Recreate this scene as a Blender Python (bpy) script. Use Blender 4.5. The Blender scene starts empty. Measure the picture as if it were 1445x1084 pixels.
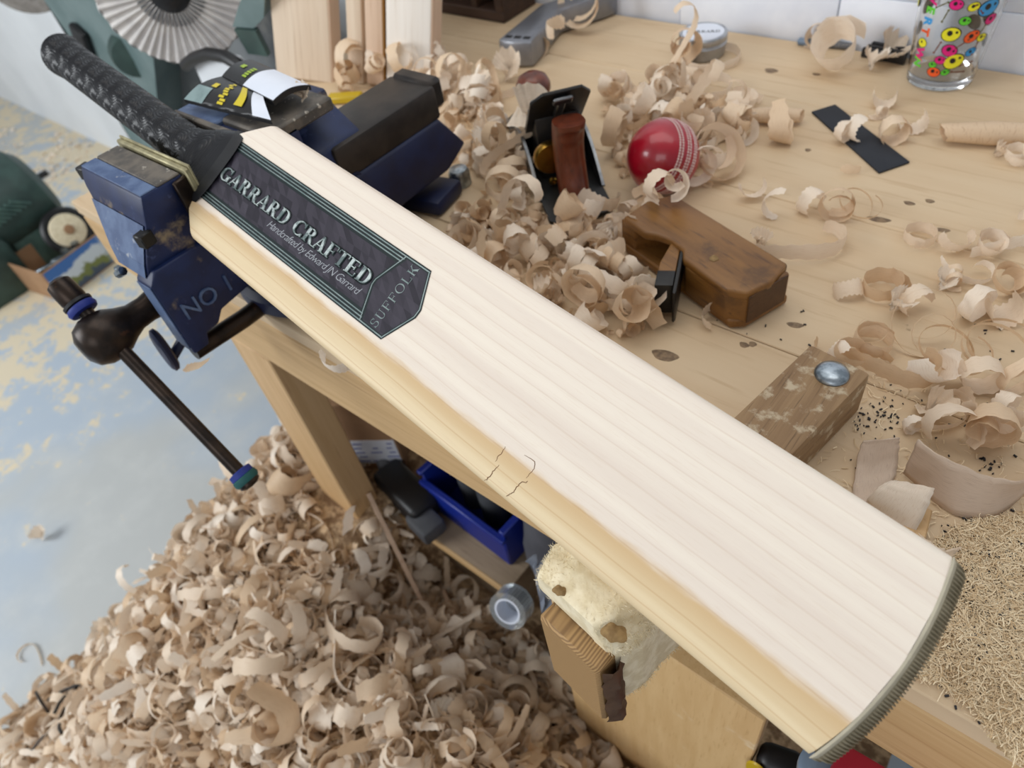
import bpy, bmesh, math, random
from mathutils import Vector, Matrix, Euler, Quaternion, noise
V = Vector
rnd = random.Random(7)
SC = bpy.context.scene
COL = SC.collection

# ---------------------------------------------------------------- camera, light, exposure
CAM_R = Matrix(((.7660, .3910, -.5110), (.6270, -.6310, .4570), (-.1437, -.6700, -.7280)))  # columns: right, down, forward
CAM_P = V((0, 0, .425))
FPX = 1002.0
cam_d = bpy.data.cameras.new('camera')
cam_d.sensor_width = 36
cam_d.lens = 36 * FPX / 1445
cam_d.clip_start = .01
cam_d.dof.use_dof = True
cam_d.dof.focus_distance = .43
cam_d.dof.aperture_fstop = 8.5
cam = bpy.data.objects.new('camera', cam_d)
COL.objects.link(cam)
r_, d_, f_ = CAM_R.col[0].normalized(), CAM_R.col[1].normalized(), CAM_R.col[2].normalized()
f_ = r_.cross(d_).normalized(); d_ = f_.cross(r_).normalized()
CAM_M = Matrix((r_, d_, f_)).transposed()
cam.matrix_world = Matrix.Translation(CAM_P) @ Matrix((r_, -d_, -f_)).transposed().to_4x4()
SC.camera = cam

world = bpy.data.worlds.new('world'); SC.world = world; world.use_nodes = True
bg = world.node_tree.nodes['Background']
bg.inputs[0].default_value = (.92, .96, 1.0, 1)
bg.inputs[1].default_value = .36

def area(name, loc, target, size, size_y, power, col):
    l = bpy.data.lights.new(name, 'AREA'); l.shape = 'RECTANGLE'
    l.size, l.size_y, l.energy, l.color = size, size_y, power, col
    o = bpy.data.objects.new(name, l); COL.objects.link(o); o.location = loc
    o.rotation_euler = (V(target) - V(loc)).to_track_quat('-Z', 'Y').to_euler()
area('ceiling_light_panel', (-.45, .55, 1.75), (-.4, .45, 0), 2.2, 1.0, 15, (1, .97, .93))
area('window_light', (-2.6, -2.2, 1.3), (-1.2, .2, -.3), 1.8, 1.5, 86, (.93, .97, 1.0))
area('front_fill_light', (.9, -2.3, 1.5), (-.1, .3, 0), 1.8, 1.4, 19, (.97, .98, 1.0))  # broad fill light added from behind the camera, source unseen

SC.view_settings.view_transform = 'Standard'
SC.view_settings.look = 'None'
SC.view_settings.gamma = 1
SC.view_settings.use_curve_mapping = False
SC.view_settings.exposure = -.08

# ---------------------------------------------------------------- helpers
def P(px, py, z=0.0):            # point of the plane z seen at a photo pixel
    r = CAM_M @ V(((px - 722.5) / FPX, (py - 542) / FPX, 1)); return CAM_P + r * ((z - CAM_P.z) / r.z)
def Py(px, py, y):
    r = CAM_M @ V(((px - 722.5) / FPX, (py - 542) / FPX, 1)); return CAM_P + r * (y / r.y)
def Px(px, py, x):
    r = CAM_M @ V(((px - 722.5) / FPX, (py - 542) / FPX, 1)); return CAM_P + r * (x / r.x)
def proj(p):
    c = CAM_M.transposed() @ (V(p) - CAM_P); return 722.5 + FPX * c.x / c.z, 542 + FPX * c.y / c.z, c.z

def lin(c):
    return tuple(((v / 255) / 12.92 if v / 255 <= .04045 else ((v / 255 + .055) / 1.055) ** 2.4) for v in c) + (1,)

class NT:                          # small node-tree writer
    def __init__(s, name):
        s.m = bpy.data.materials.new(name); s.m.use_nodes = True
        s.t = s.m.node_tree; s.b = s.t.nodes['Principled BSDF']; s.out = s.t.nodes['Material Output']
    def n(s, typ, **kw):
        x = s.t.nodes.new(typ)
        for k, v in kw.items():
            if k.startswith('i_'):
                x.inputs[k[2:].replace('_', ' ')].default_value = v
            else: setattr(x, k, v)
        return x
    def l(s, a, b): s.t.links.new(a, b)
    def val(s, x, sock):
        if hasattr(x, 'links') or isinstance(x, bpy.types.NodeSocket): s.l(x, sock)
        else: sock.default_value = x
    def math(s, op, a, b=0.0, c=0.0):
        x = s.t.nodes.new('ShaderNodeMath'); x.operation = op
        for i, q in enumerate((a, b, c)): s.val(q, x.inputs[i])
        return x.outputs[0]
    def mix(s, f, a, b, mode='MIX'):
        x = s.t.nodes.new('ShaderNodeMix'); x.data_type = 'RGBA'; x.blend_type = mode
        s.val(f, x.inputs[0]); s.val(a, x.inputs[6]); s.val(b, x.inputs[7]); return x.outputs[2]
    def coord(s, kind='Object', scale=(1, 1, 1), rot=(0, 0, 0), loc=(0, 0, 0)):
        tc = s.t.nodes.new('ShaderNodeTexCoord'); mp = s.t.nodes.new('ShaderNodeMapping')
        s.l(tc.outputs[kind], mp.inputs[0]); mp.inputs['Scale'].default_value = scale
        mp.inputs['Rotation'].default_value = rot; mp.inputs['Location'].default_value = loc
        return mp.outputs[0]
    def noise(s, vec, scale=5, detail=3, rough=.55, dist=0):
        x = s.n('ShaderNodeTexNoise'); s.l(vec, x.inputs['Vector'])
        x.inputs['Scale'].default_value = scale; x.inputs['Detail'].default_value = detail
        x.inputs['Roughness'].default_value = rough; x.inputs['Distortion'].default_value = dist
        return x.outputs[0]
    def ramp(s, f, lo, hi):         # smooth 0..1 between lo and hi
        x = s.n('ShaderNodeMapRange'); x.interpolation_type = 'SMOOTHSTEP'
        s.l(f, x.inputs[0]); x.inputs[1].default_value = lo; x.inputs[2].default_value = hi
        return x.outputs[0]
    def bump(s, h, strength=.3, dist=.001):
        x = s.n('ShaderNodeBump'); s.l(h, x.inputs['Height'])
        x.inputs['Strength'].default_value = strength; x.inputs['Distance'].default_value = dist
        s.l(x.outputs[0], s.b.inputs['Normal'])
    def base(s, c): s.val(c, s.b.inputs['Base Color'])
    def set(s, rough=.5, metal=0, spec=.5, coat=0):
        s.b.inputs['Roughness'].default_value = rough; s.b.inputs['Metallic'].default_value = metal
        s.b.inputs['Specular IOR Level'].default_value = spec; s.b.inputs['Coat Weight'].default_value = coat

def MAT(name, c1, c2=None, scale=(1, 1, 1), ns=20, rough=.5, metal=0, bump=0, spots=None, coat=0, lo=.35, hi=.65, spec=.5, detail=4, coord='Object'):
    t = NT(name); t.set(rough, metal, spec, coat)
    if c2 is None and not spots and not bump:
        t.base(lin(c1)); return t.m
    v = t.coord(coord, scale); f = t.noise(v, ns, detail)
    col = t.mix(t.ramp(f, lo, hi), lin(c1), lin(c2 or c1))
    if spots:
        for (c, s, a, b) in spots:
            g = t.noise(t.coord(coord), s, 5, .65); col = t.mix(t.ramp(g, a, b), col, lin(c))
    t.base(col)
    if bump: t.bump(f, bump, .001)
    return t.m

def wood(name, c1, c2, c3=None, axis=0, along=2.5, across=60, rough=.55, ring=0, dirt=None, rand=0.0, bump=.15, spec=.4):
    t = NT(name); t.set(rough, 0, spec)
    sc = [across] * 3; sc[axis] = along
    v = t.coord('Object', tuple(sc))
    oi = t.n('ShaderNodeObjectInfo')
    off = t.n('ShaderNodeVectorMath', operation='ADD'); t.l(v, off.inputs[0])
    cm = t.n('ShaderNodeCombineXYZ')
    for i in range(3): t.l(t.math('MULTIPLY', oi.outputs['Random'], 37.0 + i), cm.inputs[i])
    t.l(cm.outputs[0], off.inputs[1]); vv = off.outputs[0]
    f = t.noise(vv, 1, 4, .6, .4)
    col = t.mix(t.ramp(f, .3, .7), lin(c1), lin(c2))
    fine = t.noise(vv, 4.5, 3, .6)
    if c3:
        col = t.mix(t.math('MULTIPLY', t.ramp(fine, .55, .72), .7), col, lin(c3))
    if dirt:
        c, s, a, b = dirt
        col = t.mix(t.ramp(t.noise(t.coord('Object'), s, 6, .65), a, b), col, lin(c))
    if rand:
        col = t.mix(t.math('MULTIPLY', oi.outputs['Random'], rand), col, lin(c2))
    t.base(col); t.bump(fine, bump, .0006); return t.m

# geometry collector
class G:
    def __init__(s): s.bm = bmesh.new(); s.uv = None
    def _add(s, vs, fs, m=0, uvs=None):
        vv = [s.bm.verts.new(v) for v in vs]
        if uvs is not None and s.uv is None: s.uv = s.bm.loops.layers.uv.new('UVMap')
        for f in fs:
            try: F = s.bm.faces.new([vv[i] for i in f])
            except ValueError: continue
            F.material_index = m
            if uvs is not None:
                for lp, i in zip(F.loops, f): lp[s.uv].uv = uvs[i]
        return s
    def box(s, c, size, rot=None, bev=0, m=0, seg=1, taper=None):
        b = bmesh.new(); bmesh.ops.create_cube(b, size=1)
        for v in b.verts:
            v.co = V((v.co.x * size[0], v.co.y * size[1], v.co.z * size[2]))
            if taper and v.co.z > 0: v.co.x *= taper[0]; v.co.y *= taper[1]
        if bev: bmesh.ops.bevel(b, geom=b.edges[:], offset=bev, segments=seg, affect='EDGES', profile=.5)
        return s.merge(b, Matrix.Translation(V(c)) @ (rot.to_4x4() if rot is not None else Matrix()), m)
    def merge(s, b, M=Matrix(), m=0):
        b.verts.index_update()
        s._add([M @ v.co for v in b.verts], [[v.index for v in f.verts] for f in b.faces], m); b.free(); return s
    def prism(s, poly, z0, z1, M=Matrix(), m=0, bev=0, seg=2):
        b = bmesh.new(); n = len(poly)
        lo = [b.verts.new((x, y, z0)) for x, y in poly]; hi = [b.verts.new((x, y, z1)) for x, y in poly]
        b.faces.new(lo[::-1]); b.faces.new(hi)
        for i in range(n): b.faces.new((lo[i], lo[(i + 1) % n], hi[(i + 1) % n], hi[i]))
        bmesh.ops.recalc_face_normals(b, faces=b.faces[:])
        if bev: bmesh.ops.bevel(b, geom=b.edges[:], offset=bev, segments=seg, affect='EDGES', profile=.5)
        return s.merge(b, M, m)
    def tube(s, pts, rad, seg=10, m=0, cap=True, flat=1.0):
        pts = [V(p) for p in pts]; n = len(pts)
        rad = [rad] * n if isinstance(rad, (int, float)) else rad
        vs, fs = [], []; up = None
        for i, p in enumerate(pts):
            t = (pts[min(i + 1, n - 1)] - pts[max(i - 1, 0)]).normalized()
            if up is None: up = t.orthogonal().normalized()
            up = (up - t * up.dot(t)).normalized(); bi = t.cross(up)
            for k in range(seg):
                a = 2 * math.pi * k / seg
                vs.append(p + up * math.cos(a) * rad[i] + bi * math.sin(a) * rad[i] * flat)
        for i in range(n - 1):
            for k in range(seg):
                a, b = i * seg + k, i * seg + (k + 1) % seg
                fs.append((a, b, b + seg, a + seg))
        if cap: fs += [tuple(range(seg))[::-1], tuple(range((n - 1) * seg, n * seg))]
        return s._add(vs, fs, m)
    def lathe(s, prof, M=Matrix(), seg=32, m=0, sx=1, sy=1):
        vs, fs = [], []; n = len(prof)
        for (r, z) in prof:
            for k in range(seg):
                a = 2 * math.pi * k / seg; vs.append(M @ V((r * math.cos(a) * sx, r * math.sin(a) * sy, z)))
        for i in range(n - 1):
            for k in range(seg):
                a, b = i * seg + k, i * seg + (k + 1) % seg; fs.append((a, b, b + seg, a + seg))
        if prof[0][0] > 1e-6: fs.append(tuple(range(seg))[::-1])
        if prof[-1][0] > 1e-6: fs.append(tuple(range((n - 1) * seg, n * seg)))
        return s._add(vs, fs, m)
    def grid(s, nu, nv, f, m=0, closeu=False, uv=False):
        vs, fs, us = [], [], []
        for i in range(nu):
            for j in range(nv):
                a = i / (nu - (0 if closeu else 1)); b = j / (nv - 1); vs.append(f(a, b)); us.append((a, b))
        for i in range(nu - (0 if closeu else 1)):
            for j in range(nv - 1):
                a = i * nv + j; b = ((i + 1) % nu) * nv + j; fs.append((a, b, b + 1, a + 1))
        return s._add(vs, fs, m, us if uv else None)
    def build(s, name, mats, parent=None, local=False, angle=40, flip=True):
        if flip: bmesh.ops.recalc_face_normals(s.bm, faces=s.bm.faces[:])
        if parent is not None and not local: s.bm.transform(W(parent).inverted())
        me = bpy.data.meshes.new(name); s.bm.to_mesh(me); s.bm.free()
        for mm in (mats if isinstance(mats, (list, tuple)) else [mats]): me.materials.append(mm)
        me.polygons.foreach_set('use_smooth', [True] * len(me.polygons))
        if angle: me.set_sharp_from_angle(angle=math.radians(angle))
        o = bpy.data.objects.new(name, me); COL.objects.link(o)
        if parent is not None: o.parent = parent
        return o

def W(o):
    M = o.matrix_basis.copy()
    while o.parent is not None: o = o.parent; M = o.matrix_basis @ M
    return M
def tag(o, label=None, cat=None, group=None, kind=None):
    for k, v in (('label', label), ('category', cat), ('group', group), ('kind', kind)):
        if v: o[k] = v
    return o
def thing(name, label, cat, loc=(0, 0, 0), rot=None, group=None):
    o = bpy.data.objects.new(name, None); o.empty_display_size = .02; COL.objects.link(o)
    M = Matrix.Translation(V(loc))
    if rot is not None: M = M @ rot.to_4x4()
    o.matrix_basis = M
    return tag(o, label, cat, group)
def RZ(a): return Matrix.Rotation(a, 3, 'Z')
def frame(x, y, z=None):
    x = V(x).normalized(); y = V(y); z = x.cross(y).normalized() if z is None else V(z).normalized(); y = z.cross(x).normalized()
    return Matrix((x, y, z)).transposed()
def M4(R, t): return Matrix.Translation(V(t)) @ R.to_4x4()
def text_poly(txt, size, M, g, m=0, extrude=0.0, shear=0.0, align='LEFT', spacing=1.0, offset=0.0):
    cu = bpy.data.curves.new('t', 'FONT'); cu.body = txt; cu.size = size; cu.extrude = extrude; cu.shear = shear; cu.offset = offset
    cu.align_x = align; cu.space_character = spacing; cu.resolution_u = 3
    o = bpy.data.objects.new('t', cu); COL.objects.link(o); bpy.context.view_layer.update()
    me = bpy.data.meshes.new_from_object(o.evaluated_get(bpy.context.evaluated_depsgraph_get()))
    g._add([M(v.co) if callable(M) else M @ v.co for v in me.vertices], [tuple(p.vertices) for p in me.polygons], m)
    bpy.data.objects.remove(o); bpy.data.meshes.remove(me); bpy.data.curves.remove(cu)

# ---------------------------------------------------------------- materials
m_bench = wood('bench_pine', (214, 192, 160), (204, 178, 144), (184, 154, 118), 0, 2.2, 26, .62, dirt=((128, 108, 84), 42, .70, .78), rand=.5)
m_apron = wood('apron_pine', (205, 172, 126), (190, 155, 108), (165, 128, 84), 0, 1.6, 70, .6)
m_leg = wood('leg_pine', (206, 172, 128), (192, 156, 110), (168, 130, 88), 2, 2, 50, .6)
m_ply = wood('plywood_panel', (212, 178, 128), (203, 167, 116), (188, 150, 100), 2, 8, 90, .6, dirt=((224, 204, 170), 14, .6, .75))
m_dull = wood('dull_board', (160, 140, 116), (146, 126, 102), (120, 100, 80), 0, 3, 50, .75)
m_arm = wood('worn_softwood', (160, 130, 94), (136, 106, 74), (100, 76, 52), 1, 5, 120, .6, dirt=((192, 174, 146), 70, .52, .66), bump=.5)
m_endgrain = None
m_steel = MAT('steel', (150, 152, 154), (110, 112, 116), ns=60, rough=.38, metal=1)
m_zinc = MAT('zinc', (176, 186, 194), (120, 130, 138), ns=140, rough=.32, metal=1, bump=.05)
m_iron = MAT('dark_iron', (58, 46, 38), (38, 31, 27), ns=60, rough=.35, metal=.65, spots=[((96, 62, 40), 30, .6, .72)], bump=.12)
m_blackmetal = MAT('black_metal', (40, 38, 36), (26, 25, 25), ns=50, rough=.42, metal=.3)
m_slide = MAT('dark_slide', (58, 52, 48), (42, 38, 36), ns=40, rough=.45, metal=.5)
m_blue = MAT('blue_paint', (17, 36, 80), (11, 26, 64), ns=40, rough=.5, bump=.1, spots=[((150, 132, 104), 26, .55, .72), ((52, 66, 108), 60, .62, .72)])
m_blue2 = MAT('blue_paint_clean', (13, 27, 66), (8, 18, 52), ns=30, rough=.5, bump=.1)
m_bluewear = MAT('blue_paint_worn', (88, 108, 142), (60, 80, 118), ns=50, rough=.55, bump=.2, spots=[((160, 164, 172), 90, .62, .7), ((44, 40, 40), 50, .66, .76)])
m_jaw = MAT('jaw_grey', (112, 104, 94), (80, 76, 72), ns=60, rough=.6, metal=.3, bump=.3, spots=[((190, 182, 168), 120, .62, .70)])
m_plate = MAT('jaw_plate', (176, 168, 132), (146, 138, 108), ns=90, rough=.5, metal=.5, bump=.3)
m_brass = MAT('brass', (190, 150, 70), (150, 112, 46), ns=40, rough=.3, metal=1)
m_rose = wood('rosewood', (120, 58, 34), (78, 34, 22), (48, 22, 16), 2, 10, 60, .32, bump=.05, spec=.6)
m_beech = wood('old_beech', (136, 94, 44), (112, 74, 33), (80, 50, 24), 0, 7, 60, .42, dirt=((84, 56, 30), 22, .55, .75), bump=.12, spec=.5)
m_beechd = wood('old_beech_end', (92, 62, 36), (74, 48, 28), (52, 34, 20), 0, 20, 60, .5)
m_teal = MAT('teal_paint', (112, 130, 130), (92, 112, 112), ns=9, rough=.5, spots=[((150, 158, 156), 16, .62, .8)])
m_green = MAT('green_paint', (82, 110, 102), (66, 92, 86), ns=20, rough=.45, spots=[((120, 136, 128), 40, .66, .8)])
m_dkgreen = MAT('dark_green_paint', (54, 78, 72), (44, 64, 60), ns=20, rough=.5)
m_grey = MAT('grey_sheet_metal', (122, 126, 128), (104, 108, 112), ns=8, rough=.6, spots=[((150, 150, 146), 10, .55, .75)])
m_cloth = MAT('mop_cloth', (226, 222, 218), (206, 202, 200), ns=30, rough=.9)
m_black = MAT('black_plastic', (24, 24, 26), rough=.45)
m_rubber = MAT('black_rubber', (22, 23, 26), rough=.5)
m_card = MAT('cardboard', (168, 132, 98), (156, 120, 88), ns=20, rough=.85)
m_paper = MAT('white_paper', (222, 226, 236), (212, 218, 230), ns=12, rough=.7)
m_bluecrate = MAT('blue_plastic', (20, 44, 140), (16, 36, 120), ns=8, rough=.4)
m_greybag = MAT('grey_fabric', (78, 78, 84), (62, 62, 68), ns=10, rough=.9)
m_greyp = MAT('grey_plastic', (92, 94, 98), (70, 72, 76), ns=12, rough=.5)
m_red = MAT('crimson_plastic', (150, 10, 46), (132, 6, 38), ns=8, rough=.35)
m_yellow = MAT('yellow_plastic', (190, 160, 20), rough=.4)
m_bluegrey = MAT('blue_grey_plastic', (112, 130, 150), (96, 114, 134), ns=10, rough=.4)
m_wool = MAT('cream_wool', (238, 226, 196), (220, 205, 170), ns=120, rough=.95, bump=.8)
m_woolb = MAT('stained_wool', (150, 122, 80), (122, 96, 60), ns=160, rough=.95, bump=.8)
m_cord = MAT('green_cord', (18, 84, 66), (10, 60, 46), scale=(1, 1, 1), ns=400, rough=.8, bump=.5)
m_rubblue = MAT('blue_rubber', (24, 44, 128), rough=.6)
m_rubgreen = MAT('green_rubber', (22, 84, 84), rough=.6)
m_specks = MAT('black_specks', (34, 32, 36), rough=.7)
m_dustfib = None

def shaving_mat(name, a, b, c):
    t = NT(name); t.set(.5, 0, .4)
    oi = t.n('ShaderNodeObjectInfo'); ge = t.n('ShaderNodeNewGeometry')
    k = t.math('FRACT', t.math('ADD', t.math('MULTIPLY', oi.outputs['Random'], 7.3), ge.outputs['Random Per Island']))
    uv = t.coord('UV', (14, 1.2, 1)); f = t.noise(uv, 3.2, 3, .6)
    col = t.mix(k, lin(a), lin(b)); col = t.mix(t.math('MULTIPLY', t.ramp(f, .52, .72), .55), col, lin(c))
    t.base(col); t.bump(f, .25, .0006)
    tr = t.n('ShaderNodeBsdfTranslucent'); t.l(col, tr.inputs[0])
    mx = t.n('ShaderNodeMixShader'); mx.inputs[0].default_value = .22
    t.l(t.b.outputs[0], mx.inputs[1]); t.l(tr.outputs[0], mx.inputs[2]); t.l(mx.outputs[0], t.out.inputs[0])
    return t.m
m_shav = shaving_mat('shaving_wood', (251, 240, 225), (233, 211, 184), (208, 178, 146))
m_shavt = shaving_mat('shaving_tan', (240, 218, 190), (222, 194, 160), (194, 158, 120))
m_rind = shaving_mat('shaving_rind', (228, 208, 188), (218, 195, 172), (178, 148, 124))
m_fibre = MAT('sawdust_fibre', (222, 194, 146), (196, 164, 116), ns=60, rough=.85)
t = NT('sawdust_bed'); t.set(.9)
v = t.coord('Object'); a = t.noise(v, 350, 4, .7); b = t.noise(v, 900, 2, .6)
t.base(t.mix(t.ramp(a, .38, .62), lin((176, 144, 104)), lin((232, 208, 166)))); t.bump(a, .9, .003); m_sawdust = t.m

# bat blade: local x along the blade, y across it, z out of the face
t = NT('willow_blade'); t.set(.5, 0, .35)
tc = t.n('ShaderNodeTexCoord'); sp = t.n('ShaderNodeSeparateXYZ'); t.l(tc.outputs['Object'], sp.inputs[0])
wob = t.noise(t.coord('Object', (5, 3, 3)), 1.0, 2, .5)
w2 = t.math('MULTIPLY', t.math('SUBTRACT', wob, .5), .006)
vv = t.math('ADD', sp.outputs[1], w2)
lines = t.n('ShaderNodeTexNoise'); lines.noise_dimensions = '2D'
cb = t.n('ShaderNodeCombineXYZ'); t.l(t.math('MULTIPLY', vv, 62.0), cb.inputs[0]); t.l(t.math('MULTIPLY', sp.outputs[0], .9), cb.inputs[1])
t.l(cb.outputs[0], lines.inputs[0]); lines.inputs['Scale'].default_value = 1; lines.inputs['Detail'].default_value = 2
tint = t.ramp(lines.outputs[0], .36, .66)
# annual lines: one sharp thin line every ~8.5 mm
ph = t.math('FRACT', t.math('ADD', t.math('MULTIPLY', vv, 105.0), t.math('MULTIPLY', t.noise(t.coord('Object', (1.5, 30, 1)), 1, 1), 1.4)))
thin = t.math('SUBTRACT', 1.0, t.ramp(t.math('ABSOLUTE', t.math('SUBTRACT', ph, .5)), .01, .07))
side = t.math('MULTIPLY', t.math('MULTIPLY', t.math('GREATER_THAN', ph, .5), t.math('SUBTRACT', 1.0, ph)), 1.1)
grain = t.noise(t.coord('Object', (60, 900, 60)), 1, 3, .6)
col = t.mix(tint, lin((237, 226, 211)), lin((229, 216, 202)))
col = t.mix(t.math('MULTIPLY', thin, .30), col, lin((206, 184, 162)))
col = t.mix(t.math('MULTIPLY', side, .45), col, lin((220, 203, 190)))
heart = t.math('SUBTRACT', 1.0, t.ramp(t.math('ADD', vv, t.math('MULTIPLY', t.math('SUBTRACT', t.noise(t.coord('Object', (40, 200, 40)), 1, 3), .5), .006)), -.0325, -.0265))
hc = t.mix(t.ramp(lines.outputs[0], .4, .62), lin((218, 195, 156)), lin((228, 209, 173)))
hc = t.mix(t.ramp(t.math('ADD', vv, 0.0), -.044, -.0295), hc, lin((208, 178, 135)))
hc = t.mix(t.math('MULTIPLY', thin, .35), hc, lin((188, 148, 100)))
col = t.mix(heart, col, hc)
col = t.mix(t.math('MULTIPLY', t.ramp(grain, .5, .8), .18), col, lin((200, 170, 140)))
t.base(col); t.bump(grain, .12, .0004); m_bat = t.m

t = NT('grip_rubber'); t.set(.36, 0, .4)
t.base(lin((24, 25, 29))); m_grip = t.m

t = NT('sticker_pattern'); t.set(.38, 0, .4)
sx = t.n('ShaderNodeSeparateXYZ'); t.l(t.coord('Object', (120, 120, 1)), sx.inputs[0])
ua = t.math('ADD', sx.outputs[0], t.math('MULTIPLY', sx.outputs[1], .577)); va = t.math('MULTIPLY', sx.outputs[1], 1.155)
fa, fb = t.math('FLOOR', ua), t.math('FLOOR', va)
fc = t.math('GREATER_THAN', t.math('ADD', t.math('FRACT', ua), t.math('FRACT', va)), 1.0)
cx_ = t.n('ShaderNodeCombineXYZ'); t.l(fa, cx_.inputs[0]); t.l(fb, cx_.inputs[1]); t.l(fc, cx_.inputs[2])
wn = t.n('ShaderNodeTexWhiteNoise'); t.l(cx_.outputs[0], wn.inputs['Vector'])
t.base(t.mix(wn.outputs[0], lin((40, 37, 46)), lin((66, 62, 72)))); m_panel = t.m
m_border = MAT('sticker_border', (22, 34, 36), rough=.35)
m_silver = MAT('sticker_silver', (176, 192, 190), (150, 170, 168), ns=100, rough=.28, metal=.75)
m_letter = MAT('letter_silver', (222, 234, 232), (122, 138, 138), scale=(1, 1, 1), ns=130, rough=.25, metal=.45, lo=.4, hi=.6)
m_thinprint = MAT('sticker_print', (160, 164, 170), rough=.5)
m_crack = MAT('crack_line', (126, 92, 62), (98, 68, 44), ns=300, rough=.9)
m_toe = MAT('toe_rubber_lip', (186, 178, 156), (170, 162, 142), ns=80, rough=.5)
m_rib = MAT('toe_rubber', (146, 136, 112), (124, 115, 92), ns=90, rough=.6)

# ---------------------------------------------------------------- setting
t = NT('painted_concrete'); t.set(.55, 0, .4)
v = t.coord('Object')
big = t.noise(t.coord('Object', loc=(3.1, .4, 0)), 1.7, 3, .55); med = t.noise(v, 9, 5, .62); fine = t.noise(v, 26, 6, .7)
col = t.mix(t.ramp(big, .40, .60), lin((176, 188, 200)), lin((186, 189, 188)))
col = t.mix(t.math('MULTIPLY', t.ramp(med, .4, .75), .4), col, lin((206, 208, 206)))
gx = t.n('ShaderNodeSeparateXYZ'); t.l(t.n('ShaderNodeTexCoord').outputs['Object'], gx.inputs[0])
amount = t.ramp(gx.outputs[0], -1.3, -3.0)
xr = t.n('ShaderNodeMapRange'); t.l(gx.outputs[0], xr.inputs[0]); xr.inputs[1].default_value = -1.15; xr.inputs[2].default_value = -2.3
thr = t.math('SUBTRACT', .70, t.math('MULTIPLY', xr.outputs[0], .2))
dust = t.ramp(t.math('SUBTRACT', t.math('ADD', t.math('MULTIPLY', med, .5), t.math('MULTIPLY', fine, .5)), thr), -.05, .02)
col = t.mix(t.math('MULTIPLY', dust, .8), col, lin((226, 208, 172)))
t.base(col); t.bump(fine, .15, .003); m_floor = t.m
g = G(); g.box((-1.5, 0, -.885), (6.4, 1.892, .05)); floor = tag(g.build('floor', m_floor), kind='structure')

m_plaster = MAT('white_plaster', (232, 236, 240), (222, 226, 230), ns=3, rough=.8, spots=[((206, 200, 190), 4, .68, .85)])
m_brick = MAT('white_painted_brick', (234, 238, 246), (222, 227, 238), ns=14, rough=.6, bump=.3, spots=[((196, 186, 170), 26, .70, .80)], coord='Object')
g = G(); g.box((-1.5, .996, .30), (6.4, .1, 2.36)); wall = tag(g.build('wall_back', m_plaster), kind='structure')
bz = -.012
k = 0
proto_brick = {}
for row in range(6):                       # painted brickwork above the bench
    z = .0275 + row * .065
    x = -.86 - (.11 if row % 2 else 0)
    while x < .95:
        key = row % 2
        if 'b' not in proto_brick:
            g = G(); g.box((0, 0, 0), (.2169, .02, .0645), bev=.002, seg=2)
            b = g.build('brick', m_brick, wall, local=True); proto_brick['b'] = b
        else:
            b = proto_brick['b'].copy(); COL.objects.link(b); b.parent = wall
        b.location = (x, .9435 + rnd.uniform(0, .003), z); b.rotation_euler = (rnd.uniform(-.01, .01), rnd.uniform(-.004, .004), rnd.uniform(-.008, .008))
        x += .2175
# ---------------------------------------------------------------- workbench
YF = .209
bench = thing('workbench', 'long pine workbench of flat boards strewn with shavings', 'workbench', (-.05, .57, -.86))
ys = [YF, .411, .60, .785, .931]
for i in range(4):
    g = G(); g.box((-.045, (ys[i] + ys[i + 1]) / 2, -.009), (1.89, ys[i + 1] - ys[i] - .0007, .018), bev=.0012)
    g.build('plank', m_bench, bench)
g = G(); g.box((-.045, YF + .0115, -.058), (1.87, .023, .078), bev=.0015); g.build('apron', m_apron, bench)
for (x0, y0) in ((-.667, YF + .022), (.72, YF + .022), (-.90, .86), (.72, .86)):
    g = G(); g.box((x0, y0, -.4795), (.078, .044, .761), bev=.002); g.build('leg', m_leg, bench)
g = G(); g.box((-.90, .55, -.06), (.03, .6, .08), bev=.002); g.build('cross_rail', m_leg, bench)
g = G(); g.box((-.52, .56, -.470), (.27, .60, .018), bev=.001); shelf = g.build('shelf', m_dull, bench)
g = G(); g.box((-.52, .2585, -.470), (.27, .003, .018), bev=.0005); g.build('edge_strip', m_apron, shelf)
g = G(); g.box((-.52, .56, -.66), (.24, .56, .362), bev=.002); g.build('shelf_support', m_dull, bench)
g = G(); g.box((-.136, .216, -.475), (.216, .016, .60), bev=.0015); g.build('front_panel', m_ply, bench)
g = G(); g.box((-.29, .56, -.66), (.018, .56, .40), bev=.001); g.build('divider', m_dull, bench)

# ---------------------------------------------------------------- cricket bat
BD = CAM_M @ V((.381, .2805, -.248)).normalized(); BV = CAM_M @ V((.597, -.802, 0)).normalized(); BN = BD.cross(BV)
BV = BN.normalized().cross(BD).normalized(); BN = BD.cross(BV).normalized()
B0 = CAM_P + CAM_M @ V((-.2196, -.159, .561))
bat = thing('cricket_bat', 'pale willow cricket bat with black grip lying across the vise and bench', 'bat', B0, Matrix((BD, BV, BN)).transposed())
def hw(u, sgn): return .0566 - .001 * max(u, 0) if sgn > 0 else .0552 - .0055 * max(0, min(u, .55))
def uend(v): return .5425 - .0082 * (abs(v) / .0556) ** 2
def ustart(v):
    a = abs(v)
    return -.031 if a < .034 else -.031 + (a - .034) / .0225 * .028
def smooth(a, b, x):
    x = max(0, min(1, (x - a) / (b - a))); return x * x * (3 - 2 * x)
def edge_t(u): return .024 + .009 * smooth(0, .2, u) - .015 * smooth(.40, .545, u)
def spine_t(u): return .034 + .022 * smooth(0, .32, u) - .034 * smooth(.38, .545, u)
def face_n(v): return -.0014 * max(0, (abs(v) - .034) / .022) ** 2
RE = .0045
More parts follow.
